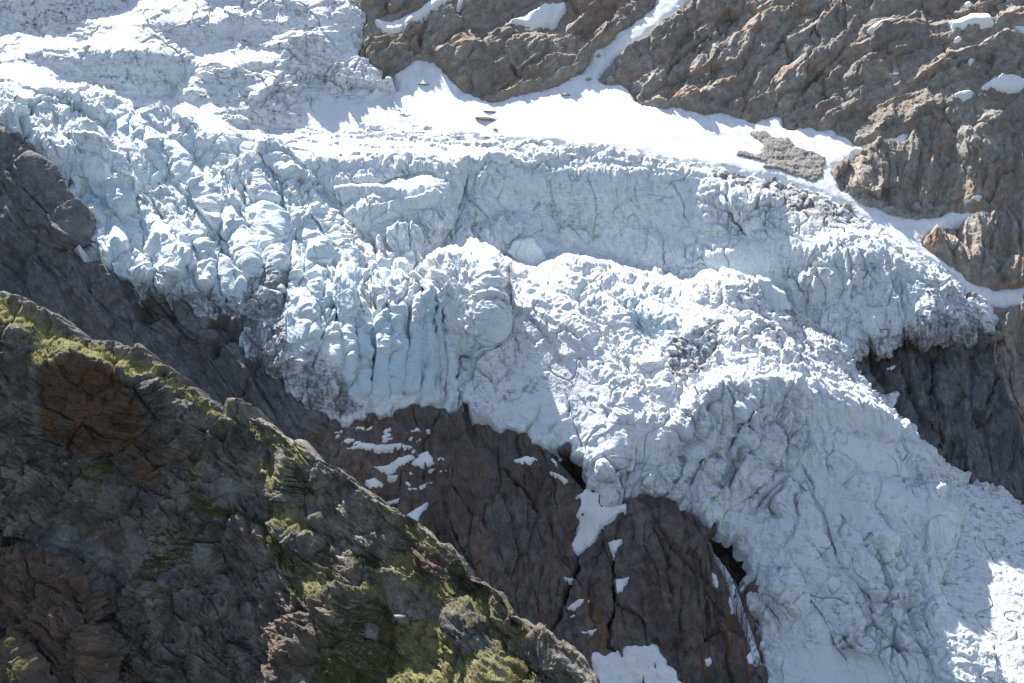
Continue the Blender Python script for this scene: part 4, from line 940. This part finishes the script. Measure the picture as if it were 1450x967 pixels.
def near_detail(P, rg):
    q = fbm(P, 26, 3, .5, seed=101); q2 = fbm(P, 7, 2, .5, seed=102)
    Pw = P + (q*5)[..., None]*np.array([.6, .3, 1.], np.float32) + (q2*1.3)[..., None]*np.array([1., .2, -.6], np.float32)
    A = frame_strata
    h = 2.6*fbm(Pw, 1, 2, .5, seed=103, mode='r', aniso=A(R(-22), 30, 14))
    for L, Ls, am, ti, ck, sd, th in ((10, 6, 1.5, 2.4, .9, 5, -18), (4.2, 2.4, .65, 1.1, .45, 6, -26), (1.7, .9, .28, .5, .16, 15, -12), (.75, .45, .12, .24, 0, 16, -30)):
        F1, F2, r, d = worley(*[Pw @ np.asarray(v, np.float32) for v in A(R(th), L, Ls)], sd)
        h += am*(r[..., 0]-.5)*2 + ti*((r[..., 1]-.5)*2*d[1] + (r[..., 2]-.5)*2*d[0])
        if ck: h -= ck*sstep(q2, -.25, .15)*np.exp(-((F2-F1)/.07)**2)
    h += .9*fbm(Pw, 1, 2, .55, seed=106, mode='r', aniso=A(R(-20), 13, 2.4))
    h += .9*fbm(Pw, 1, 3, .62, seed=107, mode='r', aniso=A(R(-16), 5, .9))
    h += .14*fbm(P, .9, 2, .65, seed=111)
    return h*(.22+.78*np.clip(rg, 0, 1))
hF = near_detail(PF.reshape(-1, 3), rg.ravel()).reshape(FU.shape)
PF = PF + NF*(hF*1.0)[..., None]
nF = normals_of(PF)
upF = np.clip(nF[..., 2], 0, 1)
gatt = np.clip(gr, -.3, 1.4)*(.35+.75*sstep(upF, .18, .6)) - .10 + .55*fbm(PF, 5, 4, .65, seed=113)
# the back of the ridge falls away behind the crest
back = []
p = PF[0].copy()
for k in range(1, 15):
    st = 1.2*1.35**k
    p = p + np.stack([fu*0+.1*st, fu*0+st*(.95), fu*0-st*(.12+.06*min(k, 12)) + .25*st*perlin(fu/9, fu*0+k*.7, fu*0, 95)], -1).astype(np.float32)
    back.append(p)
PF = np.concatenate([np.stack(back[::-1]), PF]); gatt = np.concatenate([np.repeat(gatt[:1], 14, 0), gatt]); dry = np.concatenate([np.repeat(dry[:1], 14, 0), dry])
keepF = np.ones((PF.shape[0]-1, PF.shape[1]-1), bool); keepF[14:] &= ~bottom[:-1, :-1]
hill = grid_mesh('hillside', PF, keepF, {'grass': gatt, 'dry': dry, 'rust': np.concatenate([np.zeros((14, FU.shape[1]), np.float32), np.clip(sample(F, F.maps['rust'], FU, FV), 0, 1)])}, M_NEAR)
tag(hill, 'near rocky hillside with turf on its sunlit crest', 'hillside', kind='structure')
# turf: short blades standing on the grassy ground
sel = np.nonzero((gatt[14:, :] > .42).ravel() & (FU.ravel() > -15) & (FU.ravel() < 875) & (FV.ravel() < 985))[0]
per = 2 if STEP <= 1.01 else 3
sel = np.repeat(sel, per); sel = sel[rng.random(len(sel)) < .8]
base = PF[14:].reshape(-1, 3)[sel] + rng.normal(0, .09, (len(sel), 3)).astype(np.float32)
nb = len(sel); an = rng.random(nb)*6.283; hgt = (.09+.17*rng.random(nb)**1.5).astype(np.float32); wd = .03+.04*rng.random(nb)
side = np.stack([np.cos(an)*wd, np.sin(an)*wd, np.zeros(nb)], -1).astype(np.float32)
lean = np.stack([rng.normal(0, .35, nb), rng.normal(-.15, .35, nb), np.ones(nb)], -1).astype(np.float32)*hgt[:, None]
tri = np.stack([base-side-lean*.15, base+side-lean*.15, base+lean], 1).reshape(-1, 3)
me = bpy.data.meshes.new('grass'); me.vertices.add(nb*3); me.vertices.foreach_set('co', tri.ravel())
me.loops.add(nb*3); me.loops.foreach_set('vertex_index', np.arange(nb*3, dtype=np.int32)); me.polygons.add(nb); me.polygons.foreach_set('loop_start', np.arange(0, nb*3, 3, dtype=np.int32)); me.update(calc_edges=True)
tg = NT('turf_blades'); col = tg.mix(tg.math('MULTIPLY', tg.attr('dry'), tg.ramp(tg.noise(.35, 5, .65), .3, .6, .4, 1.)), (.045, .07, .016), (.42, .39, .17))  # blades mix a painted sunlit straw tone with a shaded green
tg.end(col, .7, .2); tl = tg.n('ShaderNodeBsdfTranslucent'); tg.l(col, tl.inputs[0]); mx = tg.n('ShaderNodeMixShader'); mx.inputs[0].default_value = .5
tg.l(tg.b.outputs[0], mx.inputs[1]); tg.l(tl.outputs[0], mx.inputs[2]); tg.l(mx.outputs[0], tg.out.inputs[0])
da = me.attributes.new('dry', 'FLOAT', 'POINT'); da.data.foreach_set('value', np.repeat(dry[14:].ravel()[sel], 3).astype(np.float32))
me.materials.append(tg.m); go = bpy.data.objects.new('grass', me); COL.objects.link(go); tag(go, 'short yellow-green turf growing on the near hillside', 'grass', kind='stuff')

# ------------------------------------------------------------------ boulders
def boulder(pos, size, seed, mat, label, name='boulder', cat='boulder', sq=(1., 1., .7), sink=.25, rot=0., group=None):
    import bmesh
    bm = bmesh.new(); bmesh.ops.create_icosphere(bm, subdivisions=5, radius=1.0)
    co = np.array([v.co[:] for v in bm.verts], np.float32)
    F1, F2, r, d = worley(co[:, 0]*1.1, co[:, 1]*1.1, co[:, 2]*1.1, seed)
    dirs = np.random.default_rng(seed).normal(size=(11, 3)); dirs /= np.linalg.norm(dirs, axis=1)[:, None]
    cut = .62+.3*np.random.default_rng(seed+1).random(11)
    for n_, c_ in zip(dirs, cut):
        e = co @ n_.astype(np.float32) - c_; co = co - np.clip(e, 0, None)[:, None]*n_.astype(np.float32)*.92
    co = co*(1 + .07*fbm(co*1.0, .6, 4, .6, seed=seed)[:, None])
    c, s_ = math.cos(rot), math.sin(rot)
    co = co*np.array(sq, np.float32)
    co = np.stack([co[:, 0]*c-co[:, 2]*s_, co[:, 1], co[:, 0]*s_+co[:, 2]*c], -1)*size
    for v, k in zip(bm.verts, co): v.co = k.tolist()
    me = bpy.data.meshes.new(name); bm.to_mesh(me); bm.free(); me.materials.append(mat)
    o = bpy.data.objects.new(name, me); COL.objects.link(o); o.location = (np.array(pos)+np.array([0, .5, -.8])*size*sq[2]*sink*1.4).tolist()
    return tag(o, label, cat, group)
def near_at(u, v):
    k = np.argmin((FU-u)**2+(FV-v)**2); return PF[14:].reshape(-1, 3)[k], np.exp(sample(F, F.lnD, np.array([[u]]), np.array([[v]])))[0, 0]*PA
def far_at(u, v):
    i, j = np.argmin(abs(us-u)), np.argmin(abs(vs-v)); return P_snow[j, i], float(np.exp(lnD[j, i])*PA)
NB = [(526,893,19,(1,1,.78),-.35,'pale flat-topped boulder sitting in the dark grassy gully'),
      (457,738,15,(1,1,1.0),-.5,'sunlit block on the slope above the dark grassy gully'),
      (244,774,8,(1.1,1,.6),0,'small pale stone on the grass right of the big tilted slab'),
      (521,931,6,(1,1,.8),.4,'small stone in the shade below the flat-topped boulder'),
      (585,866,12,(1.2,1,.7),-.5,'lit block just right of the dark gully'),
      (320,690,26,(1.35,.8,.75),-.3,'large rounded block standing out of the shaded face'),
      (655,905,11,(1.3,1,.6),-.6,'low block on the sunlit turf near the lower crest'),
      (385,905,12,(1.4,1,.6),-.2,'grey block low on the shaded face')]
for i, (u, v, px, sq, ro, l) in enumerate(NB):
    pos, m = near_at(u, v); boulder(pos, px*m, 300+i*5, M_NEAR, l, sq=sq, rot=ro, group='boulders on the near hillside')
FB = [(801,143,6.5,(1.2,1,.5),-.15,'dark boulder lying alone on the snow under the rock face'),
      (833,122,5,(1,1,.7),.4,'dark stone at the mouth of the snow gully'),
      (847,87,4.5,(.8,1,1.1),.3,'dark stone inside the snow gully'),
      (690,178,10,(1.9,1,.30),-.12,'longer dark crevasse line in the snow, built as a flat rock'),  # low rock put in place of a crevasse opening
      (694,167,6,(1.8,1,.35),-.05,'shorter dark crevasse line just above the longer one, built as a flat rock'),  # rock standing in for a crevasse as well
      (689,203,6,(1.3,1,.4),-.1,'short crevasse opening low on the snowfield near the ice terrace, built as a dark stone'),  # stone added where a dark crevasse opens
      (702,193,3.5,(1.2,1,.5),0,'small crevasse opening above the lowest one on the snowfield, built as a dark stone'),  # another crevasse opening made as a stone
      (600,128,6,(1.6,1,.25),-.05,'thin dark stone in the snow bay beside the rock head'),
      (312,83,5,(1.5,1,.6),.3,'brown boulder on the snow ledge of the upper glacier')]
for i, (u, v, px, sq, ro, l) in enumerate(FB):
    pos, m = far_at(u, v); boulder(pos, px*m, 400+i*5, M_UPPER, l, sq=sq, rot=ro, group='stones on the snow')

IB = [(1372,765,7,(1.2,1,.8),.3,'whitish ice block on the debris slope right of the ice tongue'),
      (1392,700,5,(1,1,.9),-.4,'ice block high on the debris slope below the dark cliff'),
      (1418,735,6,(1.4,1,.7),.2,'long ice block on the lit debris slope near the right edge'),
      (1365,800,4.5,(1,1,1),.5,'small ice block in the shade beside the ice tongue'),
      (1430,800,4,(1.2,1,.8),0,'small ice block alone on the lit debris slope at the right edge'),
      (1400,770,4.5,(1,1,.7),-.2,'flat ice block just right of the whitish one')]
for i, (u, v, px, sq, ro, l) in enumerate(IB):
    i_, j_ = np.argmin(abs(us-u)), np.argmin(abs(vs-v))
    o = boulder(P_ice[j_, i_], px*float(np.exp(lnD[j_, i_])*PA), 500+i*5, M_ICE, l, name='ice_block', cat='ice block', sq=sq, rot=ro, group='ice blocks on the debris slope')
# ------------------------------------------------------------------ light
SUN_AZ, SUN_EL = -32.0, 51.0            # degrees left of the view direction, above the horizon
sc = bpy.context.scene
w = bpy.data.worlds.new('World'); sc.world = w; w.use_nodes = True
nt = w.node_tree; bg = nt.nodes['Background']; sky = nt.nodes.new('ShaderNodeTexSky'); sky.sky_type = 'NISHITA'
sky.sun_disc = False; sky.sun_elevation = R(SUN_EL); sky.sun_rotation = R(SUN_AZ); sky.altitude = 2000; sky.air_density = 1.0; sky.dust_density = 2.0; sky.ozone_density = 1.0
hs = nt.nodes.new('ShaderNodeHueSaturation'); hs.inputs['Saturation'].default_value = .84; nt.links.new(sky.outputs[0], hs.inputs['Color']); nt.links.new(hs.outputs[0], bg.inputs[0]); bg.inputs[1].default_value = 0.085
sd_ = bpy.data.lights.new('sun', 'SUN'); sd_.energy = 4.3; sd_.angle = R(.53); sd_.color = (1, .96, .90)
sun = bpy.data.objects.new('sun', sd_); COL.objects.link(sun)
sun.rotation_euler = Euler((R(90-SUN_EL), 0, R(-SUN_AZ) + math.pi), 'XYZ')
vw = sc.view_settings; vw.view_transform = 'Standard'; vw.look = 'None'; vw.gamma = 1.0; vw.use_curve_mapping = False
vw.exposure = 1.35
sc.cycles.use_denoising = True; sc.cycles.denoising_prefilter = 'NONE'
sc.cycles.max_bounces = 8; sc.cycles.diffuse_bounces = 6; sc.cycles.glossy_bounces = 2
